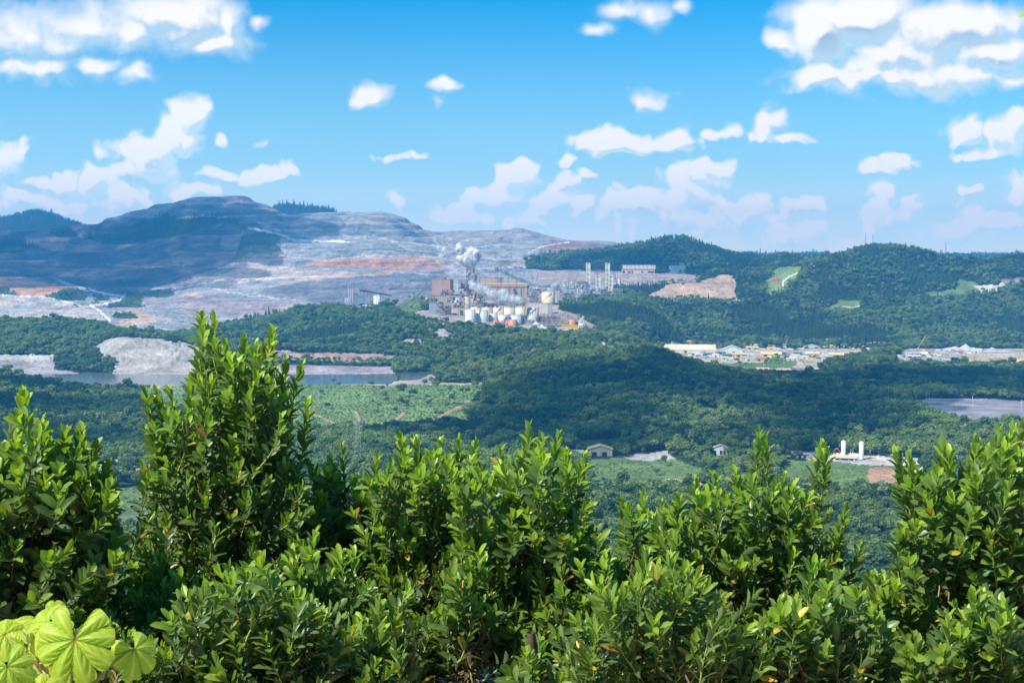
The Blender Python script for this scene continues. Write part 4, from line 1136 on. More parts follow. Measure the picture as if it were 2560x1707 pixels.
def build_shrubs():
    tot = 0
    # near ground under the shrubs
    xs = np.linspace(-30, 30, 121); ys = np.concatenate([np.linspace(-12, 0, 13)[:-1], np.linspace(0, 24.4, 123)])
    Xg, Yg = np.meshgrid(xs, ys)
    Z = ground_z(Xg.ravel(), np.maximum(Yg.ravel(), 2.0), False) + np.where(Yg.ravel() < 2, .1 * (2 - Yg.ravel()), 0) * 0 + .05 * fbm(Xg.ravel() * 1.3, Yg.ravel() * 1.3, 4, 8)
    nc = len(xs); i = np.arange(len(ys) - 1)[:, None] * nc + np.arange(nc - 1)[None]
    me = mesh_np('hillside_soil', np.stack([Xg.ravel(), Yg.ravel(), Z], 1), quads=np.stack([i, i + 1, i + 1 + nc, i + nc], -1).reshape(-1, 4), smooth=True)
    m, nt, bs = new_mat('pink_soil', .95)
    g = nt.n('ShaderNodeNewGeometry'); p = g.outputs['Position']
    c = nt.mix(nt.rng(nt.noise(p, 2.5, 6, .65), .35, .65), (.30, .15, .10, 1), (.52, .31, .23, 1))
    c = nt.mix(nt.rng(nt.noise(p, 30, 4, .6), .55, .62, 0, .8), c, (.60, .46, .38, 1))
    nt.put(bs.inputs['Base Color'], c)
    bp = nt.n('ShaderNodeBump'); bp.inputs['Strength'].default_value = .8; bp.inputs['Distance'].default_value = .04; nt.put(bp.inputs['Height'], nt.noise(p, 14, 6, .65)); nt.put(bs.inputs['Normal'], bp.outputs[0])
    me.materials.append(m); tag(link('hillside', me), kind='structure')
    S = [
        # seed, xc, hw, d, top, leaders, label, kwargs
        (1, 60, 235, 6.9, 1005, vt((50, 920), (95, 985), (150, 1003), (185, 1000), (215, 1040), (245, 1075), (10, 1040)), 'dark green broad-leaved shrub at the left edge with one tall spike', dict(leaf=.096, green=.16, wid=.42)),
        (2, 560, 225, 8.0, 800, vt((335, 905), (358, 905), (390, 900), (435, 878), (462, 728), (490, 738), (520, 800), (560, 790), (588, 800), (625, 765), (655, 840), (690, 850), (705, 935), (330, 1080), (540, 870), (480, 880)),
         'tallest shrub of the row, rising in front of the white cliff and lake', dict(dome=130.0, yellow=.008)),
        (3, 330, 150, 8.8, 1290, [], 'low loose shrub filling the gap between the leftmost and the tallest shrub', dict(green=.2, yellow=.02)),
        (4, 870, 150, 8.4, 1100, vt((785, 1028), (755, 1062), (865, 1062)), 'shrub just right of the tallest one, under the field paths', dict(dome=60.0)),
        (5, 1085, 170, 8.0, 1090, vt((920, 1008), (955, 1018), (1010, 1020), (1055, 1016), (1092, 1028)), 'round-topped shrub with a row of five lime tips under the green field', dict()),
        (6, 1330, 180, 7.5, 1075, vt((1150, 1042), (1215, 992), (1245, 1015), (1282, 1010), (1300, 1052), (1342, 1062)), 'dense shrub in the middle of the row, left of the yellow-roofed shed', dict(leaf=.088)),
        (7, 1610, 150, 8.6, 1245, vt((1430, 1155), (1478, 1150), (1520, 1165), (1560, 1150)), 'low shrub with pale tips between the middle shrub and the spiky one', dict(leaf=.085)),
        (8, 1880, 220, 7.9, 1180, vt((1742, 1000), (1758, 1012), (1640, 1100), (1600, 1110), (1690, 1095), (1800, 1100), (1885, 1030), (1895, 1042), (1940, 1180), (1975, 1262)), 'wide shrub with two tall spikes, left of the white silos', dict(dome=80.0)),
        (9, 2150, 130, 9.2, 1400, [], 'short shrub in the dip between the spiky shrub and the one at the right edge', dict(green=.1)),
        (10, 2430, 240, 7.3, 1085, vt((2060, 1052), (2088, 1062), (2165, 1030), (2182, 1050), (2240, 1022), (2290, 1000), (2325, 988), (2345, 985)), 'tall dark shrub at the right edge under the grey quarry ground', dict(leaf=.088, green=.06, dome=60.0)),
        (11, 620, 290, 6.3, 1440, [], 'low shrub in front of the foot of the tallest shrub', dict(lay=2, dome=170.0, green=.1, yellow=.012)),
        (12, 960, 150, 6.4, 1480, [], 'low shrub in front, left of the bare pink soil', dict(lay=2, dome=170.0, green=.05, yellow=.012)),
        (13, 1330, 130, 6.5, 1600, [], 'low shrub in front, right of the bare pink soil', dict(lay=2, dome=170.0, green=.05, yellow=.01)),
        (14, 1640, 250, 6.1, 1390, [], 'grey-green shrub in front with long narrow leaves, below the low pale-tipped one', dict(lay=2, dome=170.0, green=.18, wid=.25, leaf=.092)),
        (15, 2050, 230, 6.3, 1450, [], 'low shrub in front of the wide two-spiked shrub', dict(lay=2, dome=170.0, green=.08)),
        (16, 2480, 220, 6.0, 1460, [], 'low shrub in the bottom right corner', dict(lay=2, dome=170.0, green=.12)),
        (18, 420, 190, 7.2, 1390, [], 'shaded shrub between the leftmost and the tallest shrub, behind the small-leaved one', dict(lay=2, dome=170.0, green=.08, yellow=.02)),
        (19, 830, 190, 7.2, 1330, [], 'mid-height shrub filling the gap right of the tallest shrub', dict(lay=2, dome=170.0, green=.05)),
        (20, 1170, 150, 7.1, 1400, [], 'mid-height shrub above the bare pink soil', dict(lay=2, dome=170.0, green=.05)),
        (21, 1500, 160, 7.2, 1380, [], 'mid-height shrub behind the narrow-leaved one', dict(lay=2, dome=170.0, green=.05)),
        (22, 2200, 170, 7.2, 1470, [], 'mid-height shrub in front of the dip', dict(lay=2, dome=170.0, green=.05)),
        (23, -330, 250, 8.0, 1200, [], 'shrub just beyond the left edge of the row', dict(lay=2)),
        (24, -800, 260, 8.4, 1220, [], 'last shrub at the left end of the row', dict(lay=2)),
        (25, 2880, 250, 8.0, 1180, [], 'shrub just beyond the right edge of the row', dict(lay=2)),
        (26, 3340, 260, 8.3, 1200, [], 'last shrub at the right end of the row', dict(lay=2)),
        (17, 260, 220, 6.2, 1500, [], 'small-leaved shrub in the bottom left, behind the big lobed leaves', dict(lay=2, dome=170.0, green=.16, leaf=.07, yellow=.03)),
    ]
    for (sd, xc, hw, d, top, ld, lab, kw) in S:
        tot += make_shrub(sd, xc, hw, d, top, ld, lab, **kw)
    print('shrub leaves', tot)


def palm_leaf(R, lobes=8, droop=.35, span=2.75, seed=0, cut=.70):
    """hand-shaped lobed leaf, centre at the origin, middle lobe towards +x, upper side +z"""
    rs = np.random.RandomState(seed)
    nth, nr = lobes * 20 + 1, 26
    th = np.linspace(-span, span, nth)
    lobe_w = 2 * span / lobes
    ph = (th + span) / lobe_w
    inl = np.abs((ph % 1) - .5) * 2                      # 0 on the rib, 1 in the notch
    k = np.clip(ph.astype(int), 0, lobes - 1)
    size = (1 - .28 * np.abs((k + .5) / lobes - .5) * 2) * (1 + rs.uniform(-.06, .06, lobes)[k])
    rad = R * size * (cut + (1 - cut) * np.sqrt(np.clip(1 - inl ** 4.5, 0, 1)))
    t = np.linspace(0, 1, nr)[None, :]
    r = rad[:, None] * t
    narrow = 1 - .0 * t
    x, y = r * np.cos(th[:, None]), r * np.sin(th[:, None])
    side = np.abs((ph % 1) - .5)[:, None] * 2
    z = R * (.06 * (1 - side) * np.sin(np.pi * np.clip(t, 0, 1)) - .05 * side * t) - droop * R * (r / R) ** 2 + R * .025 * np.sin(t * 26 + side * 9) * side
    V = np.stack([x, y, z], -1).reshape(-1, 3)
    i = np.arange(nth - 1)[:, None] * nr + np.arange(nr - 1)[None]
    Q = np.stack([i, i + nr, i + nr + 1, i + 1], -1).reshape(-1, 4)[:, ::-1]
    rib = np.exp(-(side * 7) ** 2) + .5 * np.clip(np.sin(t * 34 - side * 16) * 3 - 2, 0, 1) * (side > .1)
    return V, Q, np.clip(rib, 0, 1).reshape(-1) * np.ones(len(V)), np.broadcast_to(t, r.shape).reshape(-1)


def build_big_leaves():
    M = leaf_material('lobed_leaf', .45, .42)
    base = P(60, 1800, 2.6); base[2] = float(ground_z(base[0], 2.6, False)[0])
    e = link('lobed_leaf_plant', None); e.location = base
    tag(e, 'lime-green plant with big hand-shaped leaves in the bottom left corner', 'plant')
    # px, py, distance, radius (photo px), direction of the middle lobe on the picture (degrees), tilt towards the viewer, tint
    L = [(186, 1597, 2.7, 104, -95, 58, 0), (118, 1556, 2.85, 74, -145, 38, .1), (336, 1622, 2.75, 62, -60, 30, -.3), (12, 1585, 2.8, 62, -175, 45, .1), (18, 1665, 2.6, 66, -70, 50, -.15), (104, 1618, 2.95, 66, -120, 40, .9),
         (140, 1527, 2.95, 26, 95, 40, .1), (100, 1725, 2.6, 60, -30, 45, 0), (36, 1560, 3.0, 56, 10, 30, .1), (280, 1740, 2.7, 40, -90, 40, 0), (60, 1700, 2.9, 70, -60, 35, 1.5)]
    rs = np.random.RandomState(3)
    node = base + [.05, .1, .9]
    for i, (x, y, d, rp, ang, tilt, tint) in enumerate(L):
        R = rp * 1.15 * d / F
        V, Q, rib, t = palm_leaf(R, lobes=(8, 6, 6, 7, 7, 6, 4, 6, 6, 5, 6)[i], droop=(.25, .5, .75, .5, .45, .6, .3, .4, .5, .4, .5)[i], seed=i)
        a = math.radians(ang); tl = math.radians(tilt)
        X = np.array([math.cos(a), -.25, math.sin(a)]); X /= np.linalg.norm(X)
        N = np.array([.0, -math.sin(tl), math.cos(tl)])
        N = N - X * N.dot(X); N /= np.linalg.norm(N); Yv = np.cross(N, X)
        c = P(x, y, d)
        W = c + V[:, :1] * X + V[:, 1:2] * Yv + V[:, 2:] * N
        base_c = np.array([.34, .46, .035]); vein = np.array([.52, .62, .14])
        if tint > .5: base_c, vein = (np.array([.50, .42, .07]), np.array([.62, .52, .2])) if tint < 1 else (np.array([.30, .16, .05]), np.array([.4, .25, .1]))
        if tint < 0: base_c = base_c * (1 - .25) + np.array([.14, .34, .06]) * .25
        col = base_c + (vein - base_c) * rib[:, None] * .75
        pink = np.exp(-(t / .05) ** 2)[:, None]
        col = col * (1 - pink) + np.array([.6, .25, .2]) * pink
        me = mesh_np('leaf', W - base, quads=Q, smooth=True); set_col(me, 'leaf', col); me.materials.append(M)
        link('leaf', me, e)
        tb = tube_np(bezier(node, (node + c) / 2 + [0, 0, .06], c - N * .004, 8), np.linspace(.0045, .0028, 8), 7)
        sm = mesh_np('leaf_stalk', tb[0] - base, quads=tb[1], smooth=True); set_col(sm, 'leaf', np.tile([.26, .28, .08], (len(tb[0]), 1))); sm.materials.append(M_STEM); link('leaf_stalk', sm, e)
    tb = tube_np(bezier(base - [0, 0, .1], base + [.0, .05, .5], node, 8), np.linspace(.022, .012, 8), 8)
    sm = mesh_np('stem', tb[0] - base, quads=tb[1], smooth=True); set_col(sm, 'leaf', np.tile([.22, .18, .12], (len(tb[0]), 1))); sm.materials.append(M_STEM); link('stem', sm, e)
    # slim sapling beyond the right edge whose leaf tip enters the top corner
    b = P(2640, 1500, 2.4); b[2] = float(ground_z(b[0], 2.4, False)[0])
    e = link('sapling', None); e.location = b; tag(e, 'sapling just outside the right edge with one lime leaf tip in the top right corner', 'sapling')
    top = P(2640, 40, 2.4)
    tb = tube_np(bezier(b - [0, 0, .1], (b + top) / 2 + [.08, 0, 0], top, 14), np.linspace(.014, .004, 14), 7)
    sm = mesh_np('stem', tb[0] - b, quads=tb[1], smooth=True); set_col(sm, 'leaf', np.tile([.2, .17, .1], (len(tb[0]), 1))); sm.materials.append(M_STEM); link('stem', sm, e)
    rs = np.random.RandomState(8); n = 26
    t = np.linspace(.55, 1, n)[:, None]
    B = (b + (top - b) * t) + [0, 0, 0]; az = np.arange(n) * 2.4
    A = np.stack([np.cos(az) * .8, np.sin(az) * .8, np.full(n, .6)], 1); A[-1] = P(2551, 34, 2.4) - top; B[-1] = top; A[:-1, 0] = np.abs(A[:-1, 0])
    Ln = np.full(n, .06); Ln[-1] = .062
    me = leaves_mesh('foliage', B - b, A, np.tile([0, -.4, 1.0], (n, 1)), Ln, Ln * .5, np.full(n, .1), np.tile([.34, .46, .04], (n, 1))); me.materials.append(M); link('foliage', me, e)


def build_slope_trees():
    """small-leaved trees on the slope right behind the shrubs"""
    V = {}
    for i in range(3):
        VQ = crown_broad(70 + i, R=3.2, H=8.0, lobes=20, dens=170, leaf=.20, flat=.75)
        me = mesh_np('tree_crown', VQ[0], quads=VQ[1]); me.materials.append(M_SMALL)
        tr = mesh_of('tree_trunk', trunk_broad(70 + i, H=8.0, R=3.2, r0=.16), M_BARK)
        V[i] = (me, tr)
    spots = [(370, 55, 1250, 'small-leaved bright tree in the gap left of the tallest shrub'), (2190, 48, 1395, 'small-leaved bright tree in the dip left of the shrub at the right edge'), (2120, 60, 1400, 'second small-leaved tree in the dip, left of the bright one'), (1500, 70, 1370, 'small-leaved tree glimpsed behind the low pale-tipped shrub'), (290, 60, 1330, 'small-leaved tree low behind the leftmost shrub'), (2500, 50, 1420, 'small-leaved tree behind the foot of the right edge shrub'), (900, 60, 1420, 'small-leaved tree behind the shrubs under the field'), (1350, 60, 1430, 'small-leaved tree behind the middle shrub')]
    for i, (x, d, y, lab) in enumerate(spots):
        top = P(x, y, d); gz = float(ground_z(top[0], d, False)[0])
        e = link('leafy_tree', None); h = max(3.0, top[2] - gz)
        s = h / 8.8
        e.location = (top[0], d, gz); e.scale = (s, s, s); e.rotation_euler = (0, 0, i * 1.3)
        tag(e, lab, 'tree', 'small-leaved trees on the near slope')
        link('crown', V[i % 3][0], e); link('trunk', V[i % 3][1], e)


M_SMALL = foliage_mat('small_leaf_foliage', (.06, .13, .03), (.15, .26, .05), .2, .35)

# ------------------------------------------------------------------ kit for buildings, tanks, cranes
def q_box(x0, x1, y0, y1, z0, z1):
    V = np.array([(x, y, z) for z in (z0, z1) for y in (y0, y1) for x in (x0, x1)], float)
    return V, np.array([[0, 2, 3, 1], [4, 5, 7, 6], [0, 1, 5, 4], [2, 6, 7, 3], [0, 4, 6, 2], [1, 3, 7, 5]])


def q_cyl(cx, cy, z0, z1, r, n=28, r1=None, cone=0.0):
    r1 = r if r1 is None else r1
    a = np.linspace(0, 2 * math.pi, n, endpoint=False)
    V = [np.stack([cx + r * np.cos(a), cy + r * np.sin(a), np.full(n, z0)], 1), np.stack([cx + r1 * np.cos(a), cy + r1 * np.sin(a), np.full(n, z1)], 1), np.array([[cx, cy, z1 + cone]])]
    i = np.arange(n); j = (i + 1) % n
    Q = [np.stack([i, j, j + n, i + n], 1)]
    k = np.arange(0, n, 2)
    Q.append(np.stack([k + n, (k + 1) % n + n, (k + 2) % n + n, np.full(len(k), 2 * n)], 1))
    return np.concatenate(V), np.concatenate(Q)


def q_bar(a, b, w, w2=None):
    """square bar between two points"""
    a, b = np.array(a, float), np.array(b, float)
    w2 = w if w2 is None else w2
    d = unit(b - a); u = np.cross(d, [0, 1, 0] if abs(d[1]) < .9 else [1, 0, 0]); u = unit(u); v = np.cross(d, u)
    V = []
    for p, ww in ((a, w), (b, w2)):
        for s, t in ((-1, -1), (1, -1), (1, 1), (-1, 1)):
            V.append(p + (u * s + v * t) * ww / 2)
    return np.array(V), np.array([[0, 1, 5, 4], [1, 2, 6, 5], [2, 3, 7, 6], [3, 0, 4, 7], [3, 2, 1, 0], [4, 5, 6, 7]])


def q_tube(pts, r, n=8):
    return tube_np(pts, np.full(len(pts), r), n)


def q_gable(w, dep, z0, rise, over=.5, th=.25):
    """pitched roof, ridge along x, over a box of width w and depth dep (y 0..dep)"""
    h = w / 2 + over
    P_ = [(-h, -over, z0 - rise * over / (dep / 2)), (h, -over, z0 - rise * over / (dep / 2)), (h, dep / 2, z0 + rise), (-h, dep / 2, z0 + rise), (h, dep + over, z0 - rise * over / (dep / 2)), (-h, dep + over, z0 - rise * over / (dep / 2))]
    V = np.array(P_ + [(x, y, z + th) for x, y, z in P_], float)
    return V, np.array([[0, 3, 2, 1], [3, 5, 4, 2], [6, 7, 8, 9], [9, 8, 10, 11], [0, 1, 7, 6], [5, 11, 10, 4], [1, 2, 8, 7], [2, 4, 10, 8], [0, 6, 9, 3], [3, 9, 11, 5]])


def q_gable_x(w, dep, z0, rise, over=.5, th=.25):
    """pitched roof, ridge along y"""
    V, Q = q_gable(dep, w, z0, rise, over, th)
    V = np.stack([V[:, 1] - w / 2, V[:, 0] + dep / 2, V[:, 2]], 1)
    return V, Q[:, ::-1]


def q_walls_x(w, dep, h, rise):
    """walls with gable ends facing the viewer"""
    V = [(-w / 2, 0, 0), (w / 2, 0, 0), (w / 2, 0, h), (0, 0, h + rise), (-w / 2, 0, h), (-w / 2, dep, 0), (w / 2, dep, 0), (w / 2, dep, h), (0, dep, h + rise), (-w / 2, dep, h)]
    return np.array(V, float), np.array([[0, 1, 2, 4], [4, 2, 3, 3], [5, 9, 7, 6], [9, 8, 8, 7], [1, 6, 7, 2], [5, 0, 4, 9]])


_MATS = {}


def paint(rgb, rough=.55, stain=.35, name=None, streak=True):
    """painted or weathered sheet metal / concrete of one colour"""
    key = (tuple(rgb), rough, stain)
    if key in _MATS:
        return _MATS[key]
    m, nt, bs = new_mat(name or 'painted_metal', rough)
    g = nt.n('ShaderNodeTexCoord'); p = g.outputs['Object']
    a = nt.noise(nt.v('MULTIPLY', p, (.5, .5, .06) if streak else (.3, .3, .3)), 1.0, 5, .65)
    b = nt.noise(p, .12, 4, .6)
    f = nt.m('ADD', nt.m('MULTIPLY', a, .6), nt.m('MULTIPLY', b, .4))
    dirty = tuple(c * .55 + d * .18 for c, d in zip(rgb, (.30, .22, .16)))
    c = nt.mix(nt.rng(f, .44, .62, 0, stain), tuple(rgb) + (1,), dirty + (1,))
    nt.put(bs.inputs['Base Color'], c)
    _MATS[key] = m
    return m


def panelled(rgb, step=3.0, rgb2=None, rough=.6):
    """sheet cladding with vertical ribs"""
    key = ('p', tuple(rgb), step)
    if key in _MATS:
        return _MATS[key]
    m, nt, bs = new_mat('cladding', rough)
    g = nt.n('ShaderNodeTexCoord'); p = g.outputs['Object']
    sp = nt.n('ShaderNodeSeparateXYZ'); nt.put(sp.inputs[0], p)
    s = nt.m('FRACT', nt.m('DIVIDE', nt.m('ADD', sp.outputs[0], sp.outputs[1]), step))
    line = nt.m('LESS_THAN', s, .14)
    n = nt.noise(nt.v('MULTIPLY', p, (.3, .3, .08)), 1.0, 5, .6)
    c = nt.mix(nt.rng(n, .42, .62, 0, .45), tuple(rgb) + (1,), tuple(v * .7 for v in rgb) + (1,))
    c = nt.mix(nt.m('MULTIPLY', line, .4), c, tuple(v * .45 for v in rgb) + (1,))
    nt.put(bs.inputs['Base Color'], c)
    _MATS[key] = m
    return m


WHITE, CREAM, BEIGE, GREYC, STEEL, DKST, RUST, BROWNC, ORANGE, YELLOW, BLACKC, REDC = (.72, .72, .68), (.72, .62, .45), (.50, .40, .29), (.45, .45, .44), (.28, .29, .31), (.09, .10, .12), (.26, .13, .09), (.38, .22, .14), (.66, .20, .09), (.72, .44, .05), (.03, .03, .035), (.5, .07, .05)
GLASSY = paint((.03, .035, .045), .3, .1, 'dark_opening')


def part(name, shapes, mat, parent, label=None):
    V, Q = merge(shapes if isinstance(shapes, list) else [shapes])
    me = mesh_np(name, V, quads=Q); me.materials.append(mat)
    o = link(name, me, parent)
    if label: o['label'] = label
    return o


def cylpart(name, shapes, mat, parent, label=None):
    o = part(name, shapes, mat, parent, label)
    me = o.data
    n = len(me.polygons); nz = np.empty(n * 3, np.float32); me.polygons.foreach_get('normal', nz)
    me.polygons.foreach_set('use_smooth', np.abs(nz.reshape(-1, 3)[:, 2]) < .5)
    return o


class Box:
    """measured place: photo box x0..x1, top y0, foot y1 -> metres on the ground"""
    def __init__(s, x0, x1, y0, y1, yaw=0.0, sink=0.0, pad=True, dmin=700, d=None):
        xm = (x0 + x1) / 2
        if d is None:
            s.X, s.Y, s.Z = hit(xm, y1, dmin)
        else:
            w = P(xm, y1, d); s.X, s.Y, s.Z = float(w[0]), d, float(w[2])
        s.k = s.Y / F
        s.w, s.h = (x1 - x0) * s.k, (y1 - y0) * s.k
        s.yaw = yaw
        if pad:
            PADS.append((s.X, s.Y + s.w * .3, s.Z, s.w * .55))
        BUILT.append((s.X, s.Y + s.w * .25, s.w * .6 + 4))
        if dmin in (800, 1000) and s.w > 6:
            BUILT.append((s.X * (s.Y - 24) / s.Y, s.Y - 24, s.w * .5 + 6))

    def root(s, name, label, cat, group=None):
        e = link(name, None); e.location = (s.X, s.Y, s.Z); e.rotation_euler = (0, 0, s.yaw - math.atan2(s.X, s.Y))
        return tag(e, label, cat, group)


def tank(x0, x1, y0, y1, rgb, label, group=None, roof=.08, stair=False, bands=True, name='storage_tank', rim=None, **kw):
    b = Box(x0, x1, y0, y1, **kw)
    r = b.w / 2
    e = b.root(name, label, 'tank', group)
    cylpart('shell', q_cyl(0, r, -2.5, b.h, r, 36), paint(rgb, .5, .4), e)
    cylpart('roof', q_cyl(0, r, b.h + .01, b.h + .25, r * .985, 36, r * .97, r * roof), paint(tuple(c * .85 for c in rgb), .6, .5), e)
    if bands:
        cylpart('hoop', [q_cyl(0, r, b.h * t, b.h * t + .28, r + .14, 36) for t in (.25, .5, .75, .965)], paint(tuple(c * .72 for c in rgb), .6, .3), e)
    rl = []
    for k in range(20):
        a = k * .314; rl.append(q_bar((r * .98 * math.cos(a), r + r * .98 * math.sin(a), b.h), (r * .98 * math.cos(a), r + r * .98 * math.sin(a), b.h + 1.3), .14))
    for k in range(20):
        a, a2 = k * .314, (k + 1) * .314
        rl.append(q_bar((r * .98 * math.cos(a), r + r * .98 * math.sin(a), b.h + 1.3), (r * .98 * math.cos(a2), r + r * .98 * math.sin(a2), b.h + 1.3), .14))
    part('railing', rl, paint(rim or STEEL, .6, .2), e)
    if stair:
        st = []
        n = 26
        for k in range(n):
            a = math.radians(200 + 100 * k / n); rr = r + .4
            st.append(q_box(rr * math.cos(a) - .45, rr * math.cos(a) + .45, r + rr * math.sin(a) - .35, r + rr * math.sin(a) + .35, b.h * k / n + .2, b.h * (k + 1) / n + .3))
        part('stair', st, paint((.66, .50, .32), .6, .3), e)
    return b, e


def warehouse(x0, x1, y0, y1, rgb, roofc, label, dep=None, rise=.22, gable=False, doors=2, group=None, cat='building', name='warehouse', ribs=True, **kw):
    b = Box(x0, x1, y0, y1, **kw)
    dep = dep or b.w * .55
    e = b.root(name, label, cat, group)
    wall = panelled(rgb, 3.0) if ribs else paint(rgb, .7, .35)
    if gable:
        ri = b.h * rise; hh = b.h - ri
        V, Q = q_walls_x(b.w, dep, hh, ri); V = V.copy(); V[V[:, 2] == 0, 2] = -2
        part('wall', (V, Q), wall, e)
        part('roof', q_gable_x(b.w, dep, hh + .06, ri, .8), panelled(roofc, 1.6), e)
    else:
        ri = b.h * rise; hh = b.h - ri
        V = q_box(-b.w / 2, b.w / 2, 0, dep, -2, hh)
        part('wall', V, wall, e)
        part('roof', q_gable(b.w, dep, hh + .06, ri, .8), panelled(roofc, 1.6), e)
    rs = random.Random(int(x0 * 7 + y0))
    for k in range(doors):
        cx = b.w * ((k + .5) / doors - .5) + rs.uniform(-.08, .08) * b.w
        dw = min(b.w * .10, 3.2)
        part('door', q_box(cx - dw, cx + dw, -.18, .02, 0, hh * .62), GLASSY, e)
    return b, e


def lattice(L, w, h, n, bar):
    """trussed boom along +x from 0 to L"""
    S_ = []
    for y in (-w / 2, w / 2):
        for z in (-h / 2, h / 2):
            S_.append(q_bar((0, y, z), (L, y, z), bar))
    for k in range(n):
        a, c = L * k / n, L * (k + 1) / n
        s = 1 if k % 2 else -1
        for y in (-w / 2, w / 2):
            S_.append(q_bar((a, y, -h / 2 * s), (c, y, h / 2 * s), bar * .7))
        for z in (-h / 2, h / 2):
            S_.append(q_bar((a, -w / 2 * s, z), (c, w / 2 * s, z), bar * .7))
    return merge(S_)


def turn(VQ, ang_y, org=(0, 0, 0)):
    V, Q = VQ
    c, s = math.cos(ang_y), math.sin(ang_y)
    return np.stack([V[:, 0] * c - V[:, 2] * s, V[:, 1], V[:, 0] * s + V[:, 2] * c], 1) + np.array(org), Q


def crane(xb, yb, xt, yt, rgb, label, w=2.0, jib=None, base=True, bar=.35, dmin=2500, d=None, dark=None):
    b = Box(xb - 3, xb + 3, yb - 5, yb, pad=False, dmin=dmin, d=d)
    e = b.root('mobile_crane', label, 'crane', 'cranes at work in the plant')
    dx, dz = (xt - xb) * b.k, (yb - yt) * b.k - 2.5
    L = math.hypot(dx, dz); an = math.atan2(dz, dx)
    col = paint(rgb, .5, .25)
    part('boom', turn(lattice(L, w * .8, w * .8, int(L / (w * 1.6)), bar), an, (0, 0, 2.6)), col, e)
    if base:
        part('body', [q_box(-2.4, 2.4, -1.6, 1.6, .9, 2.6), q_box(-1.8, -.2, -1.5, 0, 2.6, 4.0)], col, e)
        part('cab', q_box(.6, 2.2, -1.75, -.2, 2.6, 4.3), paint((.5, .5, .48), .4, .2), e)
        part('track', [q_box(-3.2, 3.2, -2.3, -1.4, 0, 1.1), q_box(-3.2, 3.2, 1.4, 2.3, 0, 1.1)], paint(BLACKC, .8, .3), e)
    tip = (L * math.cos(an), 0, L * math.sin(an) + 2.6)
    part('hoist_cable', [q_bar(tip, (tip[0] + .6, 0, tip[2] * .45), .14), q_bar((-2.2, 0, 4), tip, .14)], paint(BLACKC), e)
    if jib:
        jx, jz = (jib[0] - xt) * b.k, (yt - jib[1]) * b.k
        part('jib', turn(lattice(math.hypot(jx, jz), w * .6, w * .6, int(math.hypot(jx, jz) / w / 1.3), bar * .8), math.atan2(jz, jx), tip), paint(jib[2], .5, .2) if len(jib) > 2 else col, e)
    return e


def framework(x0, x1, y0, y1, rgb, label, dep=None, nx=5, nz=5, vessels=6, deck=None, seed=1, name='process_structure', pipes=8, vcol=(STEEL, BEIGE, GREYC, BROWNC), fill=.45, group=None, **kw):
    """open steel process unit: columns and beams, floor plates, vessels and pipes inside"""
    b = Box(x0, x1, y0, y1, **kw)
    dep = dep or b.w * .5
    rs = random.Random(seed)
    e = b.root(name, label, 'process unit', group)
    bar = max(.5, b.k * .75)
    S_ = []
    xs = [b.w * (i / nx - .5) for i in range(nx + 1)]; zs = [b.h * (i + 1) / nz for i in range(nz)]
    for y in (0, dep):
        for x in xs:
            hh = b.h * (1 if rs.random() < .7 else rs.uniform(.6, 1.0))
            S_.append(q_bar((x, y, -2), (x, y, hh), bar))
        for z in zs:
            S_.append(q_bar((xs[0], y, z), (xs[-1], y, z), bar * .8))
    for i in range(nx):
        for j in range(nz):
            if rs.random() < .35:
                z0 = zs[j] - b.h / nz
                S_.append(q_bar((xs[i], 0, z0), (xs[i + 1], 0, zs[j]), bar * .55))
    part('frame', S_, paint(rgb, .6, .5), e)
    for z in zs:
        i0 = rs.randint(0, nx - 1); i1 = rs.randint(i0 + 1, nx)
        part('deck', q_box(xs[i0], xs[i1], .3, dep - .3, z - .12, z + .12), paint(deck or tuple(c * .8 for c in rgb), .8, .5), e)
    for k in range(vessels * 2):
        x = rs.uniform(-.44, .44) * b.w; y = rs.uniform(.2, .8) * dep
        j = rs.randint(0, nz - 1); z0 = zs[j] - b.h / nz + .1
        c = rs.choice(vcol)
        r = rs.uniform(.35, .65) * b.h / nz * 1.2
        if rs.random() < .5:
            cylpart('vessel', q_cyl(x, y, z0, z0 + b.h / nz * rs.uniform(.7, 1.5), min(r, b.w / nx * .4), 14, None, r * .3), paint(c, .5, .4), e)
        else:
            w = b.w / nx * rs.uniform(.3, .8)
            part('equipment_box', q_box(x - w / 2, x + w / 2, max(.3, y - w * .3), min(dep - .3, y + w * .3), z0, z0 + b.h / nz * rs.uniform(.5, .95)), paint(c, .6, .4), e)
    pp = []
    for k in range(pipes):
        z = rs.uniform(.08, .95) * b.h; y = rs.choice((-.5, dep * .5)); xa, xb_ = sorted((rs.uniform(-.5, .5) * b.w, rs.uniform(-.5, .5) * b.w))
        zz = max(.5, z + rs.uniform(-.3, .3) * b.h)
        pp.append(q_tube([(xa, y, z), ((xa + xb_) / 2, y, z), (xb_, y, z), (xb_ + .2, y, (z + zz) / 2), (xb_ + .3, y, zz)], bar * .55, 6))
    if pp:
        part('piping', pp, paint((.42, .36, .32), .45, .4), e)
    return b, e


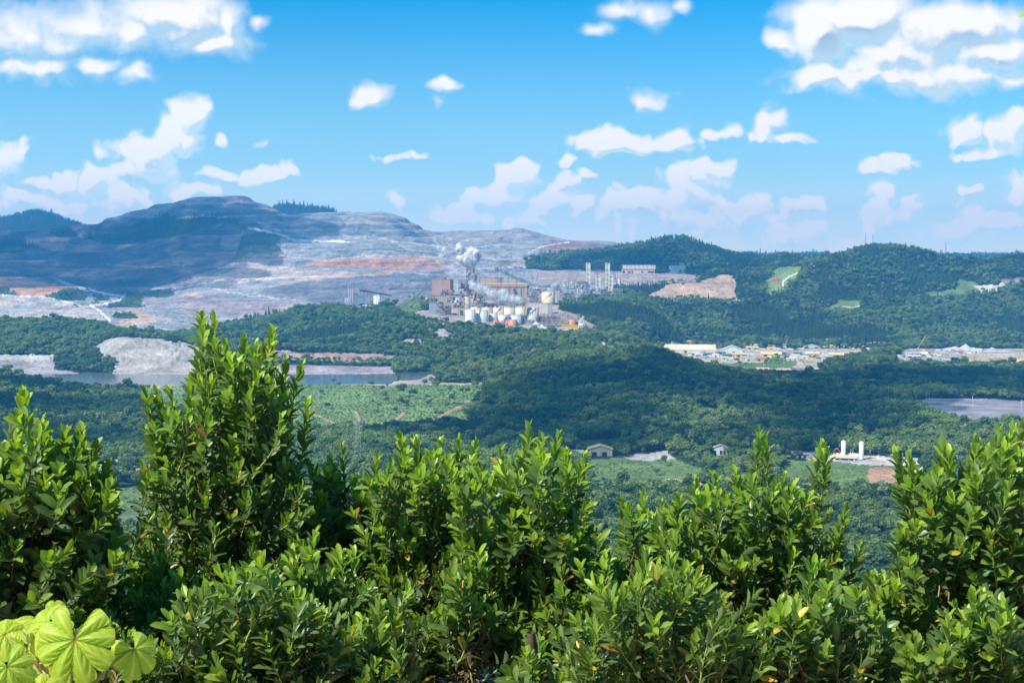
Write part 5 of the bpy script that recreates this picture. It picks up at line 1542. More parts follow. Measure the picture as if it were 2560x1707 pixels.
def conveyor(x0, y0, x1, y1, d0, d1, rgb, label, w=3.0, legs=4, h=2.6, clad=False):
    """belt conveyor between two points (photo pixel + distance)"""
    a, c = P(x0, y0, d0), P(x1, y1, d1)
    e = link('conveyor', None); e.location = a; tag(e, label, 'conveyor', 'belt conveyors')
    v = c - a; L = float(np.linalg.norm(v)); hor = math.hypot(v[0], v[1])
    V, Q = lattice(L, w, h, max(4, int(L / 6)), .38)
    V2, Q2 = q_box(0, L, -w / 2 + .2, w / 2 - .2, -.3, .5 if not clad else h * .5)
    def orient(V):
        el = math.atan2(v[2], hor); az = math.atan2(v[1], v[0])
        x = V[:, 0] * math.cos(el) - V[:, 2] * math.sin(el); z = V[:, 0] * math.sin(el) + V[:, 2] * math.cos(el)
        return np.stack([x * math.cos(az) - V[:, 1] * math.sin(az), x * math.sin(az) + V[:, 1] * math.cos(az), z], 1)
    part('truss', (orient(V), Q), paint(rgb, .6, .3), e)
    part('belt', (orient(V2), Q2), paint(tuple(cc * .7 for cc in rgb), .8, .3), e)
    for k in range(legs):
        t = (k + .6) / legs; p = v * t
        gz = float(ground_z(a[0] + p[0], a[1] + p[1], False)[0]) - a[2]
        if p[2] - gz > 3:
            part('leg', [q_bar((p[0] - 1.6, p[1], gz - 1), (p[0], p[1], p[2] - h / 2), .4), q_bar((p[0] + 1.6, p[1], gz - 1), (p[0], p[1], p[2] - h / 2), .4)], paint(rgb, .6, .3), e)
    return e

# ------------------------------------------------------------------ the ore plant on the hill
def build_plant():
    G1, G2, G3, G4 = 'white tanks along the front of the plant', 'cream leach tanks in a row', 'orange tanks at the front edge', 'tall white air separation columns'
    K = dict(dmin=2500)
    tank(1163, 1189, 775, 807, (.66, .65, .60), 'white hooped tank at the left end of the front row, behind the yellow crane', G1, **K)
    tank(1189, 1220, 776, 807, (.70, .69, .65), 'widest white hooped tank, second in the front row', G1, **K)
    tank(1221, 1244, 784, 805, (.64, .63, .58), 'white hooped tank in the front row right of the widest one', G1, **K)
    tank(1245, 1273, 788, 812, (.60, .62, .62), 'pale grey tank behind the two smaller orange tanks', G1, **K)
    tank(1274, 1305, 789, 813, (.58, .61, .62), 'pale grey-blue tank at the right end of the front row', G1, **K)
    tank(1233, 1248, 800, 818, ORANGE, 'orange open-topped tank, leftmost at the front edge', G3, bands=False, **K)
    tank(1249, 1263, 803, 815, (.62, .16, .08), 'small deep orange tank beside the leaning boom', G3, bands=False, **K)
    tank(1270, 1292, 800, 815, (.70, .24, .11), 'wide orange tank under the grey-blue tank', G3, bands=False, **K)
    tank(1177, 1202, 768, 796, CREAM, 'cream leach tank mostly hidden by the white hooped tanks', G2, dmin=2900)
    tank(1204, 1231, 768, 796, (.74, .62, .46), 'cream leach tank behind the red crane', G2, dmin=2900)
    tank(1232, 1259, 768, 796, (.74, .63, .48), 'cream leach tank crossed by a slanting stair, left of the middle one', G2, stair=True, dmin=2900)
    tank(1260, 1287, 768, 797, (.75, .64, .50), 'middle plain cream leach tank', G2, dmin=2900)
    tank(1288, 1313, 768, 798, (.74, .65, .5), 'cream leach tank beside the yellow lattice tower', G2, dmin=2900)
    tank(1316, 1347, 769, 802, (.75, .67, .53), 'largest cream leach tank with the long slanting stair, right of the yellow lattice tower', G2, stair=True, dmin=2850)
    tank(1352, 1387, 732, 762, (.76, .63, .38), 'big yellow-cream tank with a pointed roof above the beige wall', None, roof=.28, stair=True, bands=False, **K)
    tank(1136, 1152, 746, 760, WHITE, 'small white tank below the rusty process tower', None, bands=False, **K)
    tank(1113, 1128, 766, 787, (.74, .48, .28), 'small orange-cream tank beside the open red-roofed shed', None, bands=False, **K)
    tank(1160, 1176, 742, 770, BEIGE, 'slim beige silo between the rusty process units', None, bands=False, **K)
    tank(1417, 1441, 798, 813, (.60, .28, .18), 'terracotta thickener tank carrying piping at the right end of the plant', None, bands=False, rim=BROWNC, **K)
    tank(1446, 1464, 807, 818, (.62, .50, .36), 'low tan tank giving off steam at the right end of the plant', None, bands=False, **K)
    for x, lab in ((1438, 'left of two small grey-white tanks behind the dark booms'), (1450, 'right of two small grey-white tanks behind the dark booms')):
        tank(x, x + 10, 707, 718, (.55, .56, .52), lab, 'small tanks on the rear terrace', bands=False, **K)
    for x, c_, lab in ((1405, (.6, .58, .5), 'small cream tank at the left of the rear pipe terrace'), (1414, (.66, .58, .42), 'small yellowish tank on the rear pipe terrace')):
        tank(x, x + 7, 708, 717, c_, lab, 'small tanks on the rear terrace', bands=False, **K)

    # buildings
    def block(x0, x1, y0, y1, rgb, label, dep=None, roofc=None, name='process_building', open_=0, **kw):
        b = Box(x0, x1, y0, y1, **dict(K, **kw))
        e = b.root(name, label, 'building')
        dep = dep or b.w * .5
        part('wall', q_box(-b.w / 2, b.w / 2, 0, dep, -3, b.h), panelled(rgb, 3.2), e)
        part('roof', q_box(-b.w / 2 - .6, b.w / 2 + .6, -.6, dep + .6, b.h + .01, b.h + .7), paint(roofc or tuple(c * .8 for c in rgb), .7, .4), e)
        for k in range(open_):
            cx = b.w * ((k + .5) / open_ - .5)
            part('doorway', q_box(cx - b.w * .06, cx + b.w * .06, -.2, .05, 0, min(b.h * .4, 6)), GLASSY, e)
        return b, e
    b, e = block(1079, 1126, 699, 742, (.46, .28, .19), 'tall brown crusher building with a grey stripe down its face', 34, yaw=math.radians(-14))
    part('grey_stripe', q_box(-b.w * .10, b.w * .04, -.25, -.02, 0, b.h * .96), paint((.36, .33, .33), .6, .4), e)
    part('head_house', [q_box(-4, 8, 6, 16, b.h + .8, b.h + 6)], paint((.3, .2, .17), .6, .4), e)
    block(1070, 1088, 738, 756, (.45, .24, .16), 'small rust-red building at the left foot of the brown crusher building', 12)
    block(1088, 1118, 739, 757, (.50, .40, .30), 'low beige annex right of the small rust-red building', 12)
    block(1073, 1091, 756, 786, (.34, .37, .42), 'tall blue-grey clad bin block at the left front of the plant', 14)
    b, e = block(1199, 1260, 694, 742, (.56, .43, .32), 'long beige upper hall of the autoclave building with an orange eave', 30, roofc=(.60, .42, .30))
    block(1268, 1290, 696, 742, (.55, .43, .33), 'shorter beige hall right of the long upper hall', 24)
    b = Box(1194, 1318, 708, 742, dmin=2500)
    e = b.root('process_building', 'long low hall with a bright orange canopy roof over an open grey side', 'building')
    part('wall', q_box(-b.w / 2 + 3, b.w / 2, -14.2, 2, -3, b.h * .74), panelled((.42, .36, .35), 3.5), e)
    part('roof', q_box(-b.w / 2, b.w / 2, -16, 4, b.h * .76, b.h), paint((.66, .35, .20), .6, .3), e)
    part('eave', q_box(-b.w / 2 + .5, b.w / 2 - .5, -16.6, -16.05, b.h * .90, b.h * 1.04), paint((.72, .52, .3), .6, .3), e)
    for i in range(9):
        x = -b.w / 2 + 2 + i * (b.w - 4) / 8
        part('column', q_bar((x, -15.2, -3), (x, -15.2, b.h * .76), 1.4), paint((.62, .40, .24), .6, .3), e)
    part('end_wall', q_box(b.w / 2 + .05, b.w / 2 + 6, -12, 2, -3, b.h * .86), paint((.36, .19, .15), .7, .4), e)
    block(1315, 1369, 758, 777, (.62, .55, .45), 'long beige wall-like building under the yellow-cream tank', 14)
    block(1369, 1381, 759, 784, (.40, .40, .40), 'grey block at the right end of the beige wall-like building', 14)
    block(1388, 1398, 728, 752, (.55, .47, .35), 'small tan building right of the yellow-cream tank', 10)
    block(1404, 1446, 813, 822, YELLOW, 'long bright yellow shed below the terracotta tank', 8, roofc=(.75, .48, .05))
    block(1241, 1290, 819, 826, (.74, .74, .74), 'long low white building at the plant edge by the tree tops', 8)
    block(1308, 1350, 812, 826, (.56, .56, .55), 'grey concrete block wall at the plant edge', 12)
    block(1195, 1232, 806, 818, (.60, .60, .60), 'low grey-white building in front of the widest white tank', 8)
    block(1068, 1074, 755, 764, (.80, .45, .05), 'small yellow cabin beside the blue-grey bin block', 4)
    block(1143, 1153, 764, 769, (.62, .60, .08), 'small lime-yellow cabin among the pipes', 4)
    b = Box(1128, 1160, 771, 789, dmin=2500)
    e = b.root('open_shed', 'open shed with a pinkish red roof on thin posts', 'shed')
    part('roof', turn(q_box(-b.w / 2, b.w / 2, 0, 12, -.3, .3), math.radians(3), (0, 0, b.h * .92)), paint((.60, .30, .24), .6, .3), e)
    for i in range(6):
        for y in (0.5, 11.5):
            x = -b.w / 2 + .8 + i * (b.w - 1.6) / 5
            part('post', q_bar((x, y, -2), (x, y, b.h * .88), .5), paint(STEEL), e)
    part('wall', q_box(b.w * .18, b.w * .44, 8, 9, -1, b.h * .7), paint((.42, .38, .36), .7, .4), e)
    # white tube and white spoil
    b = Box(1365, 1399, 829, 838, dmin=2500)
    e = b.root('culvert_pipe', 'large white horizontal tube with a dark open end at the plant edge', 'pipe')
    r = b.h / 2
    cylpart('shell', q_tube([(-b.w / 2, r, r), (-b.w / 4, r, r), (0, r, r), (b.w / 4, r, r), (b.w / 2, r, r)], r, 18), paint((.78, .78, .78), .5, .2), e)
    V, Q = q_cyl(r, r, b.w / 2 - .4, b.w / 2 - .1, r * .93, 18); part('opening', (np.stack([V[:, 2], V[:, 1], V[:, 0]], 1), Q[:, ::-1]), GLASSY, e)

    # process structures
    rusty = (.24, .15, .12)
    framework(1166, 1192, 671, 740, rusty, 'tallest rusty process tower with steam above it', nx=4, nz=12, vessels=16, seed=3, vcol=(DKST, RUST, BROWNC, STEEL, (.16, .11, .10)), **K)
    framework(1147, 1198, 699, 745, (.22, .16, .15), 'broad dark rusty process unit around the foot of the tallest tower', nx=8, nz=8, vessels=26, pipes=16, seed=4, vcol=(DKST, RUST, BROWNC, STEEL, (.16, .11, .10)), **K)
    framework(1183, 1213, 734, 770, (.20, .16, .17), 'dark process unit behind the red and yellow cranes', nx=6, nz=6, vessels=18, pipes=14, seed=5, vcol=(DKST, RUST, BROWNC, STEEL, (.16, .11, .10)), **K)
    framework(1092, 1124, 755, 787, (.24, .20, .20), 'grey-brown process unit between the blue-grey bins and the orange-cream tank', nx=6, nz=6, vessels=14, pipes=12, seed=6, **K)
    framework(1100, 1136, 725, 752, (.22, .20, .24), 'dark process unit in front of the brown crusher building', nx=6, nz=4, vessels=10, pipes=10, seed=7, vcol=(DKST, RUST, BROWNC, STEEL, (.16, .11, .10)), **K)
    framework(1124, 1160, 744, 770, (.30, .19, .15), 'reddish pipe unit around the small white tank', nx=6, nz=4, vessels=8, pipes=14, seed=8, vcol=(DKST, RUST, BROWNC, STEEL, (.16, .11, .10)), **K)
    framework(1318, 1352, 722, 758, (.28, .26, .28), 'grey process unit left of the yellow-cream tank', nx=6, nz=6, vessels=16, pipes=12, seed=9, vcol=(STEEL, WHITE, GREYC), **K)
    framework(1338, 1408, 712, 738, (.27, .28, .32), 'long blue-grey pipe rack behind the yellow-cream tank', nx=14, nz=4, vessels=14, pipes=22, seed=10, vcol=(STEEL, GREYC, DKST), **K)
    framework(1394, 1440, 727, 757, (.26, .27, .31), 'blue-grey process unit right of the small tan building', nx=9, nz=5, vessels=18, pipes=18, seed=11, vcol=(STEEL, GREYC, BEIGE), **K)
    framework(1406, 1474, 704, 724, (.30, .31, .33), 'rear pipe rack carrying the small tanks', nx=14, nz=3, vessels=12, pipes=20, seed=12, vcol=(STEEL, GREYC, WHITE), **K)
    framework(1436, 1476, 722, 748, (.33, .33, .35), 'grey process unit left of the white columns', nx=8, nz=5, vessels=16, pipes=14, seed=13, vcol=(STEEL, GREYC, WHITE), **K)
    framework(1474, 1556, 722, 748, (.36, .35, .34), 'pale pipework around the feet of the white columns', nx=14, nz=4, vessels=22, pipes=22, seed=14, vcol=(STEEL, GREYC, WHITE, (.5, .5, .08), (.06, .16, .5)), dep=22, **K)
    framework(1352, 1420, 785, 816, (.30, .20, .17), 'low brown maze of pipes in front of the grey block', nx=14, nz=5, vessels=16, pipes=40, seed=15, **K)
    framework(1414, 1452, 786, 799, (.42, .25, .2), 'reddish pipe platform on top of the terracotta tank', nx=8, nz=3, vessels=6, pipes=16, seed=16, d=2880, pad=False, dep=14)
    framework(1160, 1320, 757, 769, (.30, .27, .25), 'walkway and pipe bridge running over the row of cream tanks', nx=24, nz=2, vessels=10, pipes=16, seed=17, d=2985, pad=False, dep=8)
    framework(1294, 1318, 745, 764, (.42, .32, .22), 'small tan process unit left of the yellow lattice tower', nx=4, nz=4, vessels=6, seed=18, **K)
    framework(1448, 1490, 815, 828, (.3, .28, .27), 'scattered low pipework on the right edge of the plant', nx=8, nz=2, vessels=6, pipes=12, seed=19, **K)
    framework(1300, 1330, 800, 812, (.36, .34, .33), 'low grey pipework right of the grey-blue tank', nx=7, nz=2, vessels=6, pipes=12, seed=20, **K)

    # yellow lattice tower and smaller masts
    for (x, y0, y1, w, rgb, lab) in ((1314, 712, 799, 5.5, (.68, .48, .20), 'yellow lattice tower standing in front of the leach tanks'), (1260, 688, 745, 4, (.62, .42, .26), 'orange lift tower in the middle of the autoclave building'),
                                     (1199, 688, 742, 3.4, (.60, .42, .26), 'orange lift tower at the left end of the autoclave building'), (1311, 680, 742, 1.6, (.3, .25, .25), 'thin dark mast above the orange canopy roof'),
                                     (1138, 660, 742, 1.5, (.5, .32, .2), 'thin orange mast right of the brown crusher building')):
        b = Box(x - 2, x + 2, y0, y1, pad=False, dmin=2500)
        e = b.root('lattice_tower', lab, 'tower')
        part('frame', turn(lattice(b.h, w * .8, w * .8, int(b.h / w), .4 if w > 2 else .3), math.pi / 2), paint(rgb, .6, .3), e)
        part('platform', q_box(-w * .7, w * .7, -w * .7, w * .7, b.h * .98, b.h), paint(tuple(c * .8 for c in rgb)), e)

    # air separation plant
    for (x0, x1, y0, y1, lab, side) in ((1465, 1475.5, 657, 724, 'tallest white column on the left with a yellow ladder side', 1), (1513, 1524.5, 658, 724, 'tallest white column on the right with a yellow ladder side', 1),
                                        (1489, 1501, 690, 742, 'middle white column between the two tallest', 1), (1521, 1533, 690, 742, 'shorter white column just right of the right tallest one', 1), (1545, 1551.5, 696, 742, 'slim short cream column at the right end', 0)):
        b = Box(x0, x1, y0, y1, **K)
        e = b.root('process_column', lab, 'column', G4)
        r = b.w / 2
        part('cold_box', [q_box(-r, r, 0, b.w, -2, b.h)] if side else [q_cyl(0, r, -2, b.h, r, 18)], paint((.66, .69, .72) if side else (.7, .66, .5), .45, .15), e)
        if side:
            part('ladder_shaft', q_box(-r - .3, -r * .25, -1.1, -.03, 0, b.h * 1.01), paint((.72, .62, .32), .5, .3), e)
            part('platform', [q_box(-r - 1.2, r * .3, -1.8, 0, b.h * t, b.h * t + .4) for t in (.22, .4, .58, .76, .985)], paint((.45, .38, .2), .6, .3), e)
    for x0, x1, lab in ((1474, 1481, 'dark grey cylinder tower left of the middle white column'), (1505, 1512, 'dark grey cylinder tower between the white columns')):
        b = Box(x0, x1, 719, 746, **K); e = b.root('process_column', lab, 'column', 'grey cylinder towers')
        cylpart('shell', q_cyl(0, b.w / 2, -2, b.h, b.w / 2, 18, None, .8), paint((.27, .30, .35), .4, .2), e)
        part('skirt', q_cyl(0, b.w / 2, -2, b.h * .3, b.w / 2 + .25, 18), paint((.5, .52, .55), .5, .3), e)
    for x0, x1, lab in ((1482, 1488, 'white cabinet left of the middle white column'), (1495, 1503, 'white cabinet right of the middle white column'), (1527, 1534, 'white cabinet at the foot of the shorter white column')):
        block(x0, x1, 729, 744, (.72, .72, .68), lab, 5, name='equipment_cabinet')
    b = Box(1540, 1544.5, 710, 722, pad=False, **K); e = b.root('process_column', 'short maroon tank beside the slim cream column', 'column'); cylpart('shell', q_cyl(0, 2, 0, b.h, b.w / 2, 14, None, .6), paint((.35, .10, .12)), e)

    # conveyors
    conveyor(1241, 674, 1336, 714, 3220, 3240, (.07, .10, .13), 'long dark truss conveyor sloping down to the right behind the autoclave building', w=5, h=5.5, legs=5)
    conveyor(1192, 682, 1218, 693, 3200, 3200, (.07, .10, .13), 'short dark conveyor running from the tallest rusty tower', w=4, h=4, legs=2)
    conveyor(1006, 768, 1080, 709, 3130, 3110, (.34, .31, .30), 'grey conveyor climbing to the brown crusher building, upper of two', w=4, h=3, legs=5, clad=True)
    conveyor(1030, 760, 1080, 717, 3095, 3085, (.42, .38, .36), 'grey conveyor climbing to the brown crusher building, lower of two', w=3, h=2, legs=4, clad=True)
    conveyor(900, 726, 978, 739, 3060, 3150, (.12, .12, .15), 'thin dark conveyor sloping down from the batching tower', w=3, h=2.5, legs=5)
    conveyor(918, 764, 935, 747, 2975, 2985, (.45, .45, .42), 'short pale conveyor feeding the white silo', w=2.4, h=2, legs=2)
    b = Box(1238, 1245, 672, 742, pad=False, **K); e = b.root('lattice_tower', 'dark tower under the head of the long truss conveyor', 'tower')
    part('frame', turn(lattice(b.h, 5, 5, 9, .5), math.pi / 2), paint((.08, .10, .13)), e); part('head_house', q_box(-4.5, 4.5, -3, 3, b.h, b.h + 3.5), paint((.15, .15, .18)), e)

    # cranes
    crane(1176, 806, 1198, 725, (.68, .46, .08), 'yellow crawler crane with a long leaning boom in front of the white tanks', w=2.2)
    crane(1177, 775, 1187, 724, (.75, .75, .75), 'white crane boom behind the yellow crane', w=1.6)
    crane(1218, 806, 1229, 759, (.55, .12, .14), 'red crane whose second jib rises over the steam', w=2.6, jib=(1250, 710, (.6, .05, .1)))
    crane(1330, 757, 1345, 683, (.10, .10, .13), 'dark crane with a red tip left of the yellow-cream tank', w=1.8)
    crane(1421, 735, 1423, 675, (.08, .10, .14), 'dark upright crane boom left of the white columns', w=1.6)
    crane(1395, 728, 1405, 698, (.10, .12, .16), 'short dark leaning boom over the long pipe rack', w=1.4)
    crane(1434, 712, 1446, 681, (.08, .10, .14), 'dark leaning boom above the two small tanks', w=1.5, dmin=3100)
    crane(1499, 712, 1487, 664, (.08, .09, .13), 'dark boom leaning left between the two tallest white columns', w=1.6, dmin=3100)
    crane(1546, 724, 1532, 670, (.08, .09, .13), 'dark boom leaning left behind the shorter white column', w=1.6, dmin=3000)
    crane(1256, 812, 1269, 785, (.24, .24, .27), 'small grey telescopic boom leaning over the deep orange tank', w=1.1)
    crane(1441, 749, 1433, 732, (.62, .14, .08), 'small red crane boom at the edge of the wood', w=1.3)

    # batching plant and silo on the left spur
    b = Box(884, 899, 720, 768, **K); e = b.root('batching_tower', 'batching tower with a tan box on top, left of the white silo', 'tower')
    part('hopper_house', q_box(-b.w / 2, b.w / 2, 0, b.w * .8, b.h * .72, b.h), paint((.42, .34, .28), .6, .35), e)
    part('shaft', q_box(-b.w * .38, b.w * .3, 1, b.w * .7, -2, b.h * .72), paint((.22, .25, .31), .6, .4), e)
    for i, (x, y0) in enumerate(((872, 713), (877.5, 714), (882, 713))):
        b = Box(x - 1.6, x + 1.6, y0, 768, pad=False, **K); e = b.root('chimney_stack', ('leftmost', 'middle', 'rightmost')[i] + ' of the three thin stacks beside the batching tower', 'stack', 'thin stacks by the batching tower')
        cylpart('pipe', q_cyl(0, 1, -2, b.h, b.w / 2, 12), paint((.36, .32, .33)), e); cylpart('cap', q_cyl(0, 1, b.h * .86, b.h * 1.0, b.w / 2 + .2, 12), paint((.30, .16, .15)), e)
    for i, x in enumerate((862, 867, 872, 877)):
        b = Box(x, x + 4, 745, 765, pad=False, **K); e = b.root('cement_bin', ('first', 'second', 'third', 'fourth')[i] + ' small grey bin from the left below the thin stacks', 'silo', 'small grey bins')
        cylpart('shell', q_cyl(0, 2, b.h * .2, b.h, b.w / 2, 14, None, .6), paint((.38, .40, .44)), e); part('legs_frame', [q_bar((sx * b.w * .4, 2, -1), (sx * b.w * .4, 2, b.h * .2), .3) for sx in (-1, 1)], paint(STEEL), e)
    framework(852, 886, 760, 772, (.30, .31, .35), 'low grey platform at the foot of the batching tower', nx=7, nz=2, vessels=4, seed=31, **K)
    b, e = tank(934, 952.5, 740, 771, (.78, .78, .76), 'tall white silo on the wooded spur left of the plant', name='silo', **K)
    part('head_frame', [q_box(-4, 4, 3, 9, b.h + .3, b.h + 4)], paint((.6, .6, .58)), e)
    block(926, 955, 768, 775, (.42, .28, .22), 'low brown base building at the foot of the white silo', 10)

    # halls on the bench behind
    b = Box(1556, 1639, 663, 684, dmin=3300); e = b.root('workshop_hall', 'long pink-grey workshop hall with a row of square bays on the bench', 'building')
    part('upper_wall', q_box(-b.w / 2, b.w / 2, 14, 40, b.h * .5, b.h), paint((.60, .53, .50), .7, .25), e)
    part('lower_wall', q_box(-b.w / 2 - 2, b.w / 2 - 3, 0, 40, -3, b.h * .5), paint((.56, .47, .42), .7, .3), e)
    part('canopy', q_box(-b.w / 2 - 2, b.w / 2 - 3, -1.5, 14, b.h * .5 + .01, b.h * .56), paint((.52, .26, .22), .7, .3), e)
    part('roof', q_box(-b.w / 2 - .5, b.w / 2 + .5, 13.5, 40.5, b.h + .01, b.h + .5), paint((.5, .47, .46)), e)
    for i in range(9):
        x = -b.w / 2 + i * b.w / 8
        part('pier', q_box(x - .8, x + .8, 13.2, 13.95, b.h * .56, b.h), paint((.32, .28, .32)), e)
    for x, w in ((-.46, .05), (-.30, .05), (-.20, .025), (.10, .03), (.34, .12)):
        part('doorway', q_box(b.w * (x - w / 2) - 1, b.w * (x + w) - 1, -.25, -.02, 0, b.h * .3), GLASSY, e)
    b = Box(1673, 1713, 664, 682, dmin=3300); e = b.root('warehouse', 'plain white box-shaped warehouse with a pale blue roof on the bench', 'building')
    part('wall', q_box(-b.w / 2, b.w / 2, 0, 24, -3, b.h * .72), panelled((.66, .70, .66), 3), e)
    V, Q = q_gable(b.w, 24, b.h * .72 + .05, b.h * .26, .4); part('roof', (V, Q), panelled((.42, .50, .55), 2), e)
    b = Box(1682, 1690, 588, 601, dmin=4200, pad=False); e = b.root('water_tank', 'small teal water tank on the top of the wooded hill', 'tank'); cylpart('shell', q_cyl(0, 4, -1, b.h, b.w / 2, 18), paint((.05, .38, .36)), e); part('rim', q_cyl(0, 4, b.h, b.h + .4, b.w / 2 + .4, 18), paint((.04, .28, .27)), e)

    # white and grey heaps
    def heap(x0, x1, y0, y1, rgb, label, name='spoil_heap', dmin=2500, peaks=((.6, 1.0, .35), (.3, .55, .3))):
        b = Box(x0, x1, y0, y1, dmin=dmin, pad=False)
        n = 48; u = np.linspace(-1, 1, n); U, W = np.meshgrid(u, u); U_, W_ = U.ravel(), W.ravel()
        h = np.zeros(len(U_))
        for (cx, hh, rr) in peaks:
            h = np.maximum(h, hh * np.clip(1 - np.hypot(U_ - (cx * 2 - 1), W_ * .9) / (rr * 2), 0, 1))
        h = h * (1 + .15 * fbm(U_ * 6, W_ * 6, 3, 4)) * b.h
        V = np.stack([U_ * b.w / 2, W_ * b.w * .25 + b.w * .2, h - .3], 1)
        i = np.arange(n - 1)[:, None] * n + np.arange(n - 1)[None]
        e = b.root(name, label, 'heap')
        o = part('mound', (V, np.stack([i, i + 1, i + 1 + n, i + n], -1).reshape(-1, 4)), paint(rgb, .95, .35, 'loose_rock', False), e)
        return e
    heap(1318, 1366, 804, 822, (.66, .65, .62), 'white spoil heap right of the concrete block wall', peaks=((.45, 1.0, .5), (.75, .6, .3)))
    heap(1372, 1406, 818, 832, (.60, .59, .56), 'pale spoil heap behind the white tube', peaks=((.5, 1.0, .5),))
    heap(2350, 2452, 859, 877, (.48, .46, .45), 'long grey gravel stockpile at the back of the yard', 'gravel_pile', 2400, peaks=((.62, 1.0, .22), (.35, .55, .4), (.8, .5, .2)))
    heap(2455, 2540, 868, 880, (.40, .36, .35), 'low brownish stockpile right of the grey gravel one', 'gravel_pile', 2400, peaks=((.3, 1.0, .25), (.65, .6, .3)))

    # buses and site cars at the plant gate
    for x0, x1, y, rgb, lab in ((1009, 1027, 786, (.10, .42, .55), 'turquoise and white bus parked left of the plant'), (1086, 1096, 796, (.05, .45, .2), 'green truck at the front left of the plant'), (1099, 1107, 797, (.05, .4, .12), 'second green truck right of the blue one'),
                                (1098, 1099.5, 800, (.7, .7, .7), 'tiny white van by the green trucks'), (1107, 1120, 798, (.06, .07, .09), 'black flatbed truck at the front left of the plant'), (1034, 1042, 788, (.62, .2, .1), 'orange-red truck between the bus and the plant')):
        truck(x0, x1, y, rgb, lab, dmin=2500)


def truck(x0, x1, y1, rgb, label, dmin=2300, name='truck', cat='truck', group=None, yaw=0.0):
    b = Box(x0, x1, y1 - 4, y1, pad=False, dmin=dmin, yaw=yaw)
    e = b.root(name, label, cat, group)
    w = max(b.w, 4.5); h = 3.0 if w > 6 else 1.7
    part('cargo_body', q_box(-w / 2, w * .28, 0, 2.4, .9, h + .3), paint(rgb, .4, .15), e)
    part('cab', [q_box(w * .30, w / 2, .05, 2.35, .8, h * .85)], paint(tuple(min(1, c * .7 + .25) for c in rgb), .35, .1), e)
    part('windscreen', q_box(w / 2 + .01, w / 2 + .06, .25, 2.15, h * .5, h * .8), GLASSY, e)
    for x in (-.36, -.2, .38):
        for y in (.1, 2.0):
            V, Q = q_cyl(0, 0, 0, .35, .5, 12); part('wheel', (np.stack([V[:, 0] + x * w, V[:, 2] + y, V[:, 1] + .5], 1), Q[:, ::-1]), paint(BLACKC), e)
    return e

